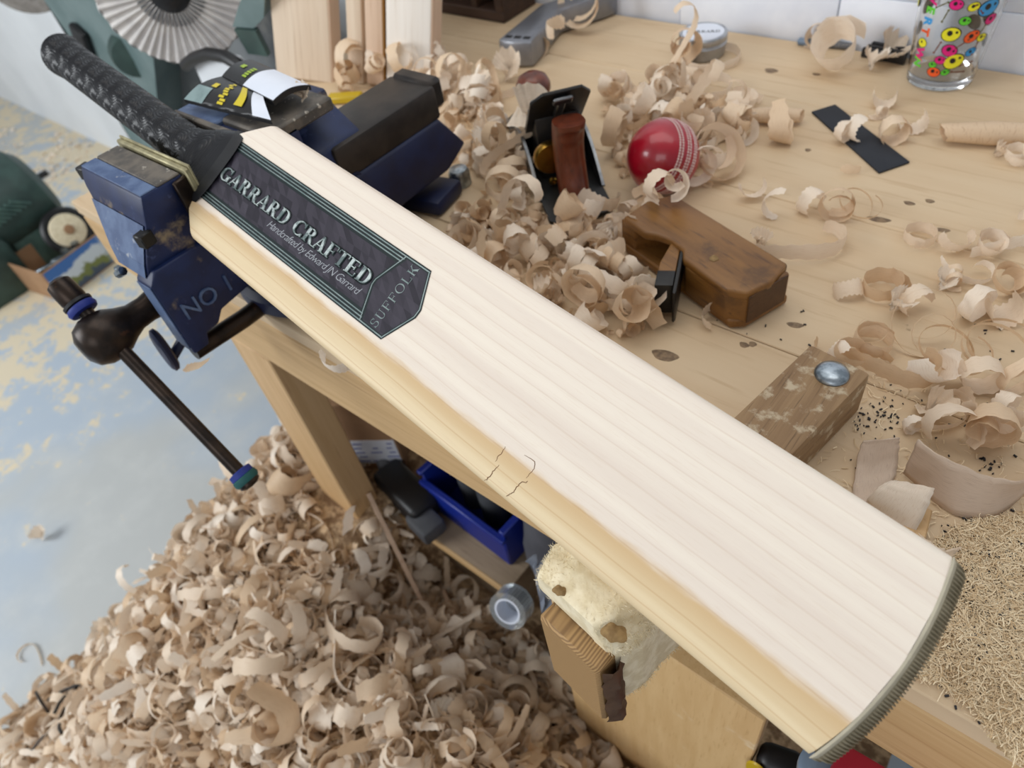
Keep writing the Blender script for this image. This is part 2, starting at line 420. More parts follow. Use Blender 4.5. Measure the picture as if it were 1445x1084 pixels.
def section(u_of, tt):
    pts = []
    fr = [-1 + 2 * i / 28 for i in range(29)]
    def w(sg, u): return hw(u, sg)
    L = []
    for f in fr:
        vtop = f * (.0566 - RE) if f > 0 else f * (.0552 - RE)
        L.append((vtop, face_n(vtop), 'top'))
    up = [(.0566 - RE + RE * math.sin(a), face_n(.052) - RE + RE * math.cos(a)) for a in (.35, .8, 1.25, 1.57)]
    L += [(a, b, 's') for a, b in up]
    L.append((.0566, None, 'edge'))
    for i in range(1, 12):
        f = 1 - 2 * i / 12; L.append((f * .0562, None, 'back'))
    L.append((-.0552, None, 'edge'))
    dn = [(-(.0552 - RE + RE * math.sin(a)), face_n(.052) - RE + RE * math.cos(a)) for a in (1.57, 1.25, .8, .35)]
    L += [(a, b, 's') for a, b in dn]
    for (v0, n0, k) in L:
        us, ue = ustart(v0), uend(v0)
        u = us + (ue - us) * tt
        v = v0 * (1 if v0 > 0 else hw(u, -1) / .0552)
        if n0 is None:
            e = edge_t(u)
            n = -e if k == 'edge' else -(e + (spine_t(u) - e) * (1 - (abs(v0) / .0562)) ** 1.1)
        else: n = n0
        pts.append(V((u, v, n)))
    return pts
g = G(); NU = 61
rows = [section(None, i / (NU - 1)) for i in range(NU)]; NS = len(rows[0])
vs = [p for r in rows for p in r]; fs = []
for i in range(NU - 1):
    for j in range(NS):
        fs.append((i * NS + j, i * NS + (j + 1) % NS, (i + 1) * NS + (j + 1) % NS, (i + 1) * NS + j))
fs += [tuple(range(NS))[::-1], tuple(range((NU - 1) * NS, NU * NS))]
g._add(vs, fs); blade = g.build('blade', m_bat, bat, local=True, angle=50)
# toe guard: smooth lip and a ribbed band round the toe
NV = 240
def toe_pt(b, off, n, rib=0):
    v = (-.0528 + .1092 * b); v *= 1 - .02 * max(0, -n / .02 - .3)
    ed = min(1, min(b, 1 - b) / .02); off = off * (.25 + .75 * ed ** .6)
    r = rib * (.5 + .5 * math.tanh(3 * math.sin(b * 2 * math.pi * 60)))
    return V((uend(v) + off + r, v, n))
g = G()
lip = [(-.0002, .0002), (.0010, .0003), (.0017, -.0002), (.0024, -.0012), (.0026, -.0024)]
g.grid(len(lip), 81, lambda a, b: toe_pt(b, *lip[round(a * (len(lip) - 1))]))
toe = g.build('toe_guard', m_toe, bat, local=True, flip=False); toe['label'] = 'grey green rubber toe guard'
g = G()
band = [(.0022, -.0018, 0), (.0030, -.0026, .0012), (.0058, -.0070, .0013), (.0078, -.0130, .0013), (.0082, -.0185, .0011), (.0068, -.0222, .0004), (.001, -.0245, 0), (-.006, -.0245, 0)]
g.grid(len(band), NV * 2, lambda a, b: toe_pt(b, *band[round(a * (len(band) - 1))]))
g.build('rib_band', m_rib, toe, local=True, angle=60)
# grip
GN = -.0150
def grip_c(u):
    fl = smooth(-.105, -.035, u)
    a = .0187 + .0168 * fl ** 1.3; b = .0187 - .0040 * fl
    end = smooth(-.325, -.355, u)
    a += .0022 * end; b += .0022 * end
    return a, b, GN + .0028 * fl
g = G()
UE = -.366
def grip_f(a, b):
    ang = 2 * math.pi * a
    u1 = -.0195 - .0105 * min(1, abs(math.cos(ang))) ** 2 + .0012 if math.sin(ang) > 0 else -.0195 - .0105 * min(1, abs(math.cos(ang))) ** 2 - .01
    u = UE + (u1 - UE) * b
    A, B, n0 = grip_c(u)
    s = 1.0
    if u - UE < .012: s = math.sqrt(max(.02, 1 - ((.012 - (u - UE)) / .012) ** 2)) * .55 + .45
    e = 1 - .52 * smooth(-.085, -.035, u); c, sn = math.cos(ang), math.sin(ang)
    return V((u, .0012 + A * s * math.copysign(abs(c) ** e, c), n0 + B * s * math.copysign(abs(sn) ** e, sn)))
NA, NB = 168, 440
def ridge(a, u):                            # concentric ridges in staggered cells
    P_ = .0290; s = a * 4; best = 9
    row = round(u / (P_ * .5))
    for r in (row - 2, row - 1, row, row + 1, row + 2):
        for c in range(-1, 6):
            cx = c + (.5 if r % 2 else 0); dx = (s - cx) * .0292; dy = u - r * P_ * .5
            best = min(best, math.hypot(dx, dy))
    return math.cos(best / .0026 * 2 * math.pi)
vs, fs = [], []
for i in range(NA):
    for j in range(NB):
        b = j / (NB - 1); p = grip_f(i / NA, b); u = p.x; A, B, n0 = grip_c(u)
        rad = V((0, p.y - .0012, p.z - n0)); rad = rad.normalized() if rad.length > 1e-6 else V((-1, 0, 0))
        amp = .00048 * smooth(UE + .003, UE + .012, u) * (1 - smooth(.90, .955, b))
        vs.append(p + rad * amp * ridge(i / NA, u))
for i in range(NA):
    for j in range(NB - 1):
        k = (i + 1) % NA; fs.append((i * NB + j, k * NB + j, k * NB + j + 1, i * NB + j + 1))
fs.append(tuple(i * NB for i in range(NA)))
g._add(vs, fs); grip = g.build('grip', m_grip, bat, local=True, angle=0)
NA = 64
g = G()                                     # smooth collar at the mouth of the grip
def col_f(a, b):
    ang = 2 * math.pi * a; p = grip_f(a, 1.0); q = grip_f(a, 1 - .034)
    c = q.lerp(p, b) + V((.0012 * b, 0, 0)); cen = V((c.x, .0012, GN + .0028)); r = (c - cen)
    return cen + r * (1.03 + .02 * math.sin(math.pi * b))
g.grid(NA, 7, col_f, closeu=True); g.build('collar', m_rubber, grip, local=True, angle=0)
# sticker
VC = .0026
def plate(g, poly, n0, n1, m=0): g.prism(poly, n0, n1, Matrix(), m)
st_in = lambda d: [(-.027, VC - .0278 + d), (.2088 - d * .4, VC - .0278 + d), (.2212 - d, VC - .0030), (.2212 - d, VC + .0030), (.2088 - d * .4, VC + .0278 - d), (-.024, VC + .0278 - d)]
g = G(); plate(g, st_in(0), .0001, .00035); sticker = g.build('sticker', m_border, bat, local=True, angle=30); sticker['label'] = 'dark maker sticker with silver stripes and lettering'
g = G()
for k in range(3):
    for sg in (-1, 1):
        y0 = VC + sg * (.0264 - k * .00235)
        u1 = .1862 - k * .0012 if k else .2090
        plate(g, [(-.029, y0 - .00042), (u1, y0 - .00042), (u1, y0 + .00042), (-.029, y0 + .00042)], .0003, .00042)
def seg(g, a, b, w, n0, n1, m=0):
    a, b = V(a), V(b); d = (b - a).normalized(); p = V((-d.y, d.x)) * w / 2
    plate(g, [tuple(a - p), tuple(b - p), tuple(b + p), tuple(a + p)], n0, n1, m)
o1 = st_in(.0014)
for i in range(1, 4): seg(g, o1[i], o1[i + 1], .0008, .0003, .00042)
for sg in (-1, 1):
    seg(g, (.1850, VC + sg * .0264), (.1752, VC + sg * .0022), .0008, .0003, .00043)
seg(g, (.1752, VC - .0022), (.1752, VC + .0022), .0008, .0003, .00043)
g.build('silver_stripes', m_silver, sticker, local=True, angle=30)
g = G()
plate(g, [(-.024, VC - .0192), (.1803, VC - .0192), (.1737, VC - .0024), (.1737, VC + .0024), (.1803, VC + .0192), (-.022, VC + .0192)], .0003, .00038)
plate(g, [(.1872, VC - .0250), (.2074, VC - .0250), (.2190, VC - .0024), (.2190, VC + .0024), (.2074, VC + .0250), (.1872, VC + .0250), (.1772, VC + .0026), (.1772, VC - .0026)], .0003, .00038)
g.build('printed_panel', m_panel, sticker, local=True, angle=30)

# serif capitals built from strokes: unit cap height, returns (polygons, advance)
def arc(cx, cy, rx, ry, a0, a1, thick, thin, n=14):
    out = []
    for i in range(n):
        q = []
        for a in (a0 + (a1 - a0) * i / n, a0 + (a1 - a0) * (i + 1) / n):
            c, s = math.cos(math.radians(a)), math.sin(math.radians(a))
            w = thin + (thick - thin) * abs(c) ** 1.5
            q.append(((cx + rx * c, cy + ry * s), (cx + (rx - w) * c, cy + (ry - min(w, thin * 1.3)) * s)))
        out.append([q[0][0], q[1][0], q[1][1], q[0][1]])
    return out
def R_(x0, y0, x1, y1): return [(x0, y0), (x1, y0), (x1, y1), (x0, y1)]
def glyph(ch, T=.19, t=.065):
    s = .075
    stem = lambda x: [R_(x, 0, x + T, 1), R_(x - s, 0, x + T + s, t * .8), R_(x - s, 1 - t * .8, x + T + s, 1)]
    if ch == 'A':
        return [[(.02, 0), (.02 + t, 0), (.40, .98), (.34, .98)], [(.55, 0), (.55 + T * 1.05, 0), (.44, 1), (.32, 1)], R_(.16, .30, .60, .30 + t), R_(-.04, 0, .19, t * .8), R_(.47, 0, .84, t * .8)], .82
    if ch == 'R':
        return stem(.08) + arc(.36, .74, .30, .26, -90, 90, T, t) + [R_(.2, 1 - t, .37, 1), R_(.2, .48, .37, .48 + t), [(.34, .50), (.34 + T * .9, .50), (.80, 0), (.80 - T * 1.1, 0)], R_(.60, 0, .88, t * .8)], .86
    if ch == 'D':
        return stem(.08) + arc(.34, .5, .46, .5, -90, 90, T, t, 18) + [R_(.2, 0, .35, t), R_(.2, 1 - t, .35, 1)], .88
    if ch == 'G':
        return arc(.46, .5, .46, .51, 48, 322, T, t, 26) + [R_(.62, 0.06, .62 + T, .44), R_(.52, .40, .90, .46), R_(.74, .66, .80, 1.0)], .93
    if ch == 'C':
        return arc(.46, .5, .46, .51, 46, 318, T, t, 26) + [R_(.73, .68, .79, 1.0), R_(.74, 0.02, .79, .24)], .86
    if ch == 'F':
        return stem(.08) + [R_(.2, 1 - t, .70, 1), [(.70, 1), (.64, 1), (.665, .74), (.70, .74)], R_(.2, .48, .52, .48 + t), R_(.50, .40, .54, .62)], .74
    if ch == 'E':
        return stem(.08) + [R_(.2, 1 - t, .70, 1), R_(.66, .74, .70, 1), R_(.2, .48, .52, .48 + t), R_(.50, .40, .54, .62), R_(.2, 0, .74, t), R_(.70, 0, .74, .28)], .80
    if ch == 'T':
        x = .30
        return [R_(x, 0, x + T, 1), R_(x - s, 0, x + T + s, t * .8), R_(0, 1 - t, .79, 1), R_(0, .74, .045, 1), R_(.745, .74, .79, 1)], .80
    if ch == 'S':
        return arc(.32, .745, .27, .265, 25, 270, T * .9, t) + arc(.32, .265, .30, .275, -160, 90, T * .9, t) + [R_(.54, .72, .585, 1), R_(.02, 0, .065, .28)], .66
    if ch == 'U':
        return [R_(.10, .3, .10 + T, 1), R_(.66, .3, .66 + t, 1), R_(.02, 1 - t * .8, .38, 1), R_(.57, 1 - t * .8, .82, 1)] + arc(.415, .32, .315, .33, 180, 360, T, t, 16), .86
    if ch == 'O':
        return arc(.47, .5, .47, .51, 0, 360, T, t, 32), .96
    if ch == 'L':
        return stem(.08) + [R_(.2, 0, .70, t), R_(.66, 0, .70, .30)], .74
    if ch == 'K':
        return stem(.08) + [[(.24, .42), (.30, .38), (.72, .97), (.64, .97)], [(.34, .56), (.44, .66), (.84, 0), (.60, 0)], R_(.56, 1 - t * .8, .84, 1), R_(.54, 0, .90, t * .8)], .86
    return [], .38
def serif(g, txt, to, h0, h1, width, cap, grow=0.0, m=0, T=.19, t=.065, gap=.06):
    L = [glyph(c, T, t) for c in txt]
    tot = sum(a + gap for _, a in L) - gap; x = 0; k = width / tot
    for ps, adv in L:
        for p in ps:
            if grow:
                cx = sum(q[0] for q in p) / len(p); cy = sum(q[1] for q in p) / len(p)
                q2 = []
                for (a, b) in p:
                    q2.append((a + (grow if a > cx else -grow) / k, b + (grow if b > cy else -grow) / cap))
                p = q2
            g.prism([to((x + a) * k, b * cap) for a, b in p], h0, h1, Matrix(), m)
        x += adv + gap
to1 = lambda a, b: (-.0178 + a, -.0036 + b)
g = G(); serif(g, 'GARRARD CRAFTED', to1, .0004, .0008, .191, .0112, grow=.0007); g.build('letter_outline', m_border, sticker, local=True, angle=30)
g = G(); serif(g, 'GARRARD CRAFTED', to1, .0004, .0016, .191, .0112); g.build('lettering', m_letter, sticker, local=True, angle=30)
g = G(); serif(g, 'SUFFOLK', lambda a, b: (.2003 - b, -.0215 + a), .00039, .00055, .0485, .0072, T=.12, t=.045, gap=.17); g.build('lettering', m_silver, sticker, local=True, angle=30)
g = G(); text_poly('Handcrafted by Edward JN Garrard', .0082, Matrix.Translation((.0585, -.0116, .00045)) @ Matrix.Diagonal((.98, 1, 1, 1)), g, shear=.3, spacing=.86, offset=-.00010)
bbx = [v.co.x for v in g.bm.verts]; kx = (.1712 - .0585) / (max(bbx) - .0585)
for v in g.bm.verts: v.co.x = .0585 + (v.co.x - .0585) * kx
g.build('lettering', m_thinprint, sticker, local=True, angle=30)
# the two cracks near the lower edge
for path in ([(.3287, -.0522), (.3292, -.0495), (.3300, -.0468), (.3297, -.0440), (.3304, -.0397)], [(.3273, -.0395), (.3268, -.0360), (.3276, -.0338), (.3268, -.0291)],
             [(.3452, -.0510), (.3460, -.0488), (.3476, -.0462), (.3474, -.0430), (.3479, -.0388), (.3503, -.0378), (.3506, -.0364)],
             [(.3490, -.0358), (.3488, -.0325), (.3493, -.0288), (.3478, -.0262), (.3468, -.0255), (.3440, -.0255), (.3395, -.0262)]):
    g = G(); pp = []
    for i in range(len(path) - 1):
        for k in range(4):
            f = k / 4; pp.append((path[i][0] + (path[i + 1][0] - path[i][0]) * f + rnd.uniform(-.00035, .00035), path[i][1] + (path[i + 1][1] - path[i][1]) * f))
    pp.append(path[-1])
    for i in range(len(pp) - 1):
        w = .00045 * (.35 + .65 * math.sin(math.pi * (i + .6) / len(pp)))
        n = face_n(pp[i][1]); seg(g, pp[i], pp[i + 1], w, n - .0002, n + .00006 + .0000)
    g.build('crack', m_crack, blade, local=True)
# ---------------------------------------------------------------- bench vise
vise = thing('bench_vise', 'worn dark blue iron bench vise bolted to the bench and gripping the bat handle', 'vise', (-.595, .30, 0))
def yz_prism(g, prof, x0, x1, m=0, bev=.003):
    g.prism(prof, x0, x1, Matrix(((0, 0, 1, 0), (1, 0, 0, 0), (0, 1, 0, 0), (0, 0, 0, 1))), m, bev)
def xz_prism(g, prof, y0, y1, m=0, bev=.003):
    g.prism([(x, -z) for x, z in prof], y0, y1, Matrix(((1, 0, 0, 0), (0, 0, 1, 0), (0, -1, 0, 0), (0, 0, 0, 1))), m, bev)
g = G(); g.lathe([(.088, 0), (.092, .004), (.092, .018), (.086, .024), (.0, .026)], Matrix.Translation((-.575, .298, 0)), 40); g.build('base_flange', m_blue2, vise)
g = G()
xz_prism(g, [(-.645, .02), (-.525, .02), (-.530, .075), (-.532, .105), (-.535, .125), (-.556, .138), (-.568, .148), (-.568, .158), (-.632, .158), (-.645, .13)], .272, .362, bev=.004)
xz_prism(g, [(-.66, .128), (-.548, .128), (-.532, .142), (-.532, .161), (-.66, .161)], .262, .300, bev=.003)
sb = g.build('static_body', m_blue, vise)
g = G(); g.box((-.566, .305, .1605), (.068, .072, .012), bev=.002); g.build('anvil', m_jaw, sb)
g = G(); g.box((-.632, .285, .1600), (.062, .05, .010), bev=.002); g.build('worn_top', m_bluewear, sb)['label'] = 'worn blue top of the rear jaw'
g = G(); g.box((-.555, .43, .010), (.07, .05, .018), RZ(.2), bev=.005, seg=2); g.build('fixing_lug', m_blue2, vise)
g = G(); q_ = P(646, 238, .02); g.lathe([(.012, -.019), (.012, -.004), (.010, 0), (0, .001)], Matrix.Translation(q_), 24); g.build('fixing_bolt', m_zinc, vise)
g = G(); g.box((-.596, .2585, .152), (.128, .006, .030), bev=.0015); g.build('jaw_plate', m_jaw, sb)
g = G(); Mx = Matrix(((0, 0, 1, -.5312), (1, 0, 0, .2795), (0, 1, 0, .082), (0, 0, 0, 1)))
text_poly('RECORD', .024, Matrix(((0, 0, 1, -.5306), (1, 0, 0, .2755), (0, 1, 0, .078), (0, 0, 0, 1))) @ Matrix.Diagonal((.72, 1, 1, 1)), g, extrude=.0015)
g.build('cast_lettering', m_blue2, sb)
g = G(); g.box((-.562, .39, .107), (.064, .135, .034), bev=.004, seg=2); g.box((-.562, .462, .112), (.056, .02, .03), bev=.004)
g.build('slide_bar', m_slide, vise)
g = G(); yz_prism(g, [(.24, .03), (.24, .092), (.452, .092), (.462, .078), (.482, .05), (.45, .034)], -.598, -.5285, bev=.004)
g.build('slide_cover', m_blue2, vise)
# moving jaw
mj = G()
def loft(g, secs, m=0):
    vs = [V((x, y, z)) for (x0, x1, y0, y1, z) in secs for (x, y) in ((x0, y0), (x1, y0), (x1, y1), (x0, y1))]; fs = []
    for i in range(len(secs) - 1):
        for k in range(4): fs.append((i * 4 + k, i * 4 + (k + 1) % 4, i * 4 + 4 + (k + 1) % 4, i * 4 + 4 + k))
    n = len(vs); fs += [(3, 2, 1, 0), (n - 4, n - 3, n - 2, n - 1)]
    b = bmesh.new(); q = [b.verts.new(v) for v in vs]
    for f in fs: b.faces.new([q[i] for i in f])
    bmesh.ops.recalc_face_normals(b, faces=b.faces[:]); bmesh.ops.bevel(b, geom=b.edges[:], offset=.0022, segments=2, affect='EDGES', profile=.5); g.merge(b, m=m)
loft(mj, [(-.612, -.562, .134, .20, .098), (-.622, -.5585, .138, .20, .112), (-.648, -.555, .153, .20, .142), (-.656, -.5535, .156, .199, .152), (-.656, -.5535, .161, .198, .1645)])
yz_prism(mj, [(.130, .018), (.130, .096), (.139, .106), (.206, .104), (.262, .094), (.262, .050), (.172, .040), (.163, .030), (.150, .029), (.146, .018)], -.580, -.555, bev=.002)
mj.box((-.602, .212, .070), (.044, .09, .05), bev=.004)
jaw = mj.build('moving_jaw', m_blue, vise)
g = G()
def qd(a, b, c, d, off): 
    n = (V(b) - V(a)).cross(V(d) - V(a)).normalized() * off
    g.grid(6, 6, lambda s, t: V(a).lerp(V(b), s).lerp(V(d).lerp(V(c), s), t) + n)
qd((-.619, .1375, .112), (-.561, .1375, .112), (-.5575, .1525, .142), (-.645, .1525, .142), .0007)
qd((-.610, .1335, .100), (-.564, .1335, .100), (-.561, .1375, .112), (-.619, .1375, .112), .0007)
g.box((-.6047, .1685, .1646), (.100, .014, .0016), bev=.0006)
g.box((-.5675, .1296, .06), (.022, .0012, .07), bev=.0004)
g.build('lit_worn_paint', m_bluewear, jaw, flip=False)['label'] = 'worn paint on the jaw front, painted paler with caught light'  # front faces coloured paler for wear and for the light they catch
g = G(); g.box((-.604, .1865, .1648), (.1, .021, .0026), bev=.001); g.build('jaw_top', m_jaw, jaw)
g = G(); g.box((-.604, .2015, .151), (.112, .0045, .034), bev=.001); g.box((-.604, .2045, .153), (.112, .002, .034), bev=.0006)
g.build('jaw_plate', m_plate, jaw)
g = G(); g.box((-.5512, .194, .148), (.004, .016, .030), RZ(.25), bev=.001); g.build('rusty_jaw_end', m_iron, jaw)
for c, sx in (((-.662, .166, .155), .014), ((-.557, .148, .133), .010)):
    g = G(); g.box(c, (sx, .012, .012), RZ(.2), bev=.001); g.build('square_bolt', m_blackmetal, jaw)
g = G(); text_poly('NO 1', .0235, Matrix(((0, 0, 1, -.5548), (1, 0, 0, .140), (0, 1, 0, .052), (0, 0, 0, 1))) @ Matrix.Diagonal((.95, 1, 1, 1)), g, extrude=.0014)
g.build('cast_lettering', m_bluewear, jaw)
g = G(); g.tube([(-.572, .134, .010), (-.572, .19, .006), (-.572, .26, .006)], .0090, 14); g.build('guide_bar', m_iron, vise)
g = G(); g.box((-.62, .132, .088), (.010, .006, .006), bev=.001); g.tube([(-.598, .129, .098), (-.605, .126, .094)], .004, 8); g.build('set_screw', m_zinc, jaw)
# screw boss with handle
My = Matrix(((1, 0, 0, -.605), (0, 0, 1, 0), (0, -1, 0, .052), (0, 0, 0, 1)))
g = G(); g.lathe([(0, .064), (.010, .0645), (.018, .069), (.0225, .078), (.0235, .088), (.021, .098), (.016, .107), (.0125, .116), (.0120, .128), (.0135, .138), (.0135, .16)], My, 28)
boss = g.build('screw_boss', m_iron, vise)
HT, HB = V((-.634, .0885, .0885)), V((-.4815, .0885, -.0625)); hd = (HB - HT).normalized()
g = G(); g.tube([HT, HB], .0062, 14); bar = g.build('handle_bar', m_iron, vise)
hp = M4(frame(hd.orthogonal(), hd.cross(hd.orthogonal()), hd), HT)
g = G(); g.lathe([(0, -.013), (.007, -.0128), (.0105, -.010), (.0112, -.004), (.0112, .008), (.0095, .012), (0, .013)], hp, 22); g.build('end_knob', m_iron, bar)
g = G()
g.lathe([(.0105, .010), (.0128, .011), (.0128, .0135), (.0105, .0145)], hp, 22); o = g.build('rubber_ring', m_rubber, bar)
g = G(); g.lathe([(.0095, .014), (.0122, .015), (.0132, .018), (.012, .021), (.0095, .0215)], hp, 22); o = g.build('rubber_ring', m_rubblue, bar)
hp2 = M4(frame(hd.orthogonal(), hd.cross(hd.orthogonal()), hd), HB)
g = G(); g.lathe([(.006, -.006), (.0108, -.005), (.0112, 0), (.0104, .001)], hp2, 22); g.build('rubber_ring', m_rubblue, bar)
g = G(); g.lathe([(.0104, .0), (.0118, .001), (.0122, .005), (.0110, .0075), (.0102, .0075)], hp2, 22); g.build('rubber_ring', m_rubgreen, bar)
g = G(); g.lathe([(.0102, .006), (.0100, .010), (.006, .0125), (0, .013)], hp2, 22); g.build('end_cap', m_iron, bar)
# quick release lever under the jaw
a, b = Py(214, 466, .125), Py(250, 521, .125); dd = (b - a)
g = G(); fr = frame(dd, V((0, -1, 0)))
g.lathe([(0, -.004), (.010, -.004), (.012, -.002), (.012, .002), (.010, .004), (0, .004)], M4(Matrix((dd.normalized(), dd.normalized().cross(V((0, -1, 0))).normalized(), V((0, -1, 0)))).transposed(), a.lerp(b, .5)), 24, sx=dd.length / .024, sy=.85)
g.tube([a.lerp(b, .75), a.lerp(b, .75) + V((.004, .03, .02))], .005, 10)
g.build('release_lever', m_blue2, vise)

# ---------------------------------------------------------------- bat rest arm with wool pad
arm = thing('bat_rest', 'worn brown wooden bench arm bolted down and sticking out under the bat', 'bat rest', (-.10, .25, 0))
AD = (V((-.085, .388, 0)) - V((-.125, .12, 0))).normalized(); AX = V((AD.y, -AD.x, 0))
AR = Matrix((AX, AD, V((0, 0, 1)))).transposed()
def arm_pt(s, t, z): return V((-.125, .12, 0)) + AD * s + AX * t + V((0, 0, z))
g = G(); g.box(arm_pt(.152, 0, .0203), (.046, .232, .0395), AR, bev=.003, seg=2); body = g.build('arm_block', m_arm, arm)
bp = P(1174, 527, .041)
g = G(); g.lathe([(.0112, -.0006), (.0116, .0006), (.0106, .0026), (.007, .0044), (.003, .0052), (0, .0053)], M4(RZ(.3), (bp.x, bp.y, .0402)), 32); g.build('bolt_head', m_zinc, arm)['label'] = 'domed zinc bolt head'
t = NT('end_grain'); t.set(.65)
wv = t.n('ShaderNodeTexWave', wave_type='RINGS', rings_direction='SPHERICAL'); wv.inputs['Scale'].default_value = 210; wv.inputs['Distortion'].default_value = 3.0; wv.inputs['Detail'].default_value = 2
t.l(t.coord('Object', (1, .05, 1), loc=(.030, 0, -.060)), wv.inputs['Vector'])
t.base(t.mix(wv.outputs[1], lin((176, 140, 92)), lin((132, 100, 62)))); t.bump(wv.outputs[1], .2, .0004); m_endgrain = t.m
g = G(); g.box(arm_pt(-.004, .006, .000), (.046, .016, .080), AR, bev=.002); eb = g.build('end_block', m_endgrain, arm); eb['label'] = 'end grain block at the front of the arm'
g = G(); g.grid(14, 5, lambda a, b: arm_pt(.006 - .016 * b + .001 * math.sin(a * 40), .0300 + .004 * math.sin(math.pi * b) + .0015 * math.sin(a * 17 + b * 5), -.046 + .082 * a)); g.build('bark_edge', m_beechd, arm)
# wool: thick rounded sleeve over the arm
g = G()
def wool_f(a, b):
    ang = 2 * math.pi * a
    hx, hz = .0335, .0125
    c, s = math.cos(ang), math.sin(ang)
    p = .45
    x = hx * (abs(c) ** p) * (1 if c > 0 else -1); z = hz * (abs(s) ** p) * (1 if s > 0 else -1)
    e = 1 - .25 * (abs(2 * b - 1) ** 6)
    s_ = .000 + .080 * b
    q = arm_pt(s_, x * e, .0505 + z * e)
    w = noise.noise(q * 70) * .0022 + noise.noise(q * 260) * .0008
    if x > .02: q.z -= .075 * smooth(.02, .034, x) * (1 if z < 0 else .25)      # right flap hangs down the side
    return q + V((c * w, -abs(w) * .5, s * w + abs(w)))
NW, NL = 72, 44
g.grid(NW, NL, wool_f, closeu=True)
g._add([wool_f(i / NW, 0) for i in range(NW)], [tuple(range(NW))]); g._add([wool_f(i / NW, 1) for i in range(NW)], [tuple(range(NW))])
pad = g.build('wool_pad', m_wool, arm, angle=0); pad['label'] = 'cream sheepskin sleeve'
g = G()
for i in range(4200):                       # curly pile
    a, b = rnd.random(), rnd.uniform(0, 1)
    p = wool_f(a, b); q = wool_f((a + .01) % 1, b) - p; r = wool_f(a, min(1, b + .02)) - wool_f(a, max(0, b - .02))
    n = q.cross(r)
    if n.length < 1e-12: continue
    n = n.normalized()
    c0 = arm_pt(.04, 0, .045)
    if n.dot(p - arm_pt(.08 * b, 0, .048)) < 0: n = -n
    d = (n * .6 + V((rnd.uniform(-1, 1), rnd.uniform(-1, 1), rnd.uniform(-1, 1)))).normalized(); l = rnd.uniform(.0012, .0034)
    sd = d.orthogonal().normalized() * .00013
    m1 = p + d * l * .5 + n * .0004; e = p + d * l + V((rnd.uniform(-1, 1), rnd.uniform(-1, 1), rnd.uniform(-.5, 1))) * l * .3
    g._add([p - sd, p + sd, m1 + sd, m1 - sd, e + sd * .3, e - sd * .3], [(0, 1, 2, 3), (3, 2, 4, 5)])
o = g.build('wool_pile', m_wool, pad, angle=0, flip=False); o['kind'] = 'stuff'
for (px, py, r) in ((790, 833, .0036), (867, 893, .0060)):
    c = P(px, py, .062); g = G()
    def patch(a, b, c=c, r=r):
        rr = r * b * (1 + .18 * math.sin(a * 2 * math.pi * 2 + 1) + .10 * math.sin(a * 2 * math.pi * 5 + 2)); q = c + V((math.cos(a * 2 * math.pi) * rr, math.sin(a * 2 * math.pi) * rr, 0))
        return V((q.x, q.y, .0632 + noise.noise(q * 70) * .001 - .0018 * b * b))
    g.grid(28, 4, patch, closeu=True); g.build('worn_patch', m_woolb, pad, angle=0)['label'] = 'brown worn patch'
# green cord round the sleeve
g = G(); pts = []
for k in range(20):
    f = k / 19; ang = math.pi * (1.0 - 1.25 * f)
    pts.append(arm_pt(.070, .0345 * math.cos(ang), .047 + .021 * math.sin(ang)))
pts.append(arm_pt(.068, .036, .01)); pts.append(arm_pt(.066, .0365, -.02))
for ph in (0, 2.1, 4.2):
    tw = []
    n = 90
    for i in range(n):
        f = i / (n - 1) * (len(pts) - 1); k = min(int(f), len(pts) - 2); q = pts[k].lerp(pts[k + 1], f - k)
        tw.append(q + AX * .0016 * math.cos(i * .9 + ph) + AD * .0016 * math.sin(i * .9 + ph))
    g.tube(tw, .0015, 6)
g.build('cord', m_cord, arm)['label'] = 'twisted green cord'

# ---------------------------------------------------------------- metal hand plane
hx = V((-.77, .635, 0)).normalized(); hy = V((0, 0, 1)).cross(hx)
PR = Matrix((hx, hy, V((0, 0, 1)))).transposed()
pl = thing('metal_hand_plane', 'black metal hand plane with dark red wood handle and knob among the shavings', 'hand plane', (-.376, .478, .002), PR @ Matrix.Diagonal((1, 1.2, 1)))
def lb(g, *a, **k): g.box(*a, **k)
g = G(); g.prism([(0, -.022), (.006, -.028), (.235, -.0295), (.247, -.020), (.250, 0), (.247, .020), (.235, .0295), (.006, .028), (0, .022), (-.003, 0)], 0, .005, bev=.001)
g.build('sole', m_blackmetal, pl, local=True)
for sg in (-1, 1):
    g = G(); n = 20
    prof = [(.045, .004)] + [(.045 + .165 * i / n, .006 + .036 * math.sin(math.pi * (i / n) ** .85) ** 1.2) for i in range(n + 1)] + [(.21, .004)]
    g.prism([(x, z) for x, z in prof], sg * .0285 - .0013, sg * .0285 + .0013, Matrix(((1, 0, 0, 0), (0, 0, 1, 0), (0, 1, 0, 0), (0, 0, 0, 1)))); g.build('side_wall', m_steel, pl, local=True)
IR = Matrix.Rotation(math.radians(-47), 3, 'Y')       # blade lean
g = G(); xz = [(.085, .005), (.150, .005), (.155, .012), (.098, .072), (.088, .072)]
g.prism(xz, -.019, .019, Matrix(((1, 0, 0, 0), (0, 0, 1, 0), (0, 1, 0, 0), (0, 0, 0, 1))), bev=.002); g.build('frog', m_blackmetal, pl, local=True)
b0 = V((.158, 0, .006)); bd_ = V((-.715, 0, .70)).normalized(); bn_ = V((.70, 0, .715))
IM = Matrix((bd_, V((0, 1, 0)), bn_)).transposed()
g = G(); g.prism([(0, -.025), (.140, -.025), (.158, -.016), (.158, .016), (.140, .025), (0, .025)], -.0015, .0015, M4(IM, b0), bev=.0004); ir = g.build('plane_iron', m_blackmetal, pl, local=True)
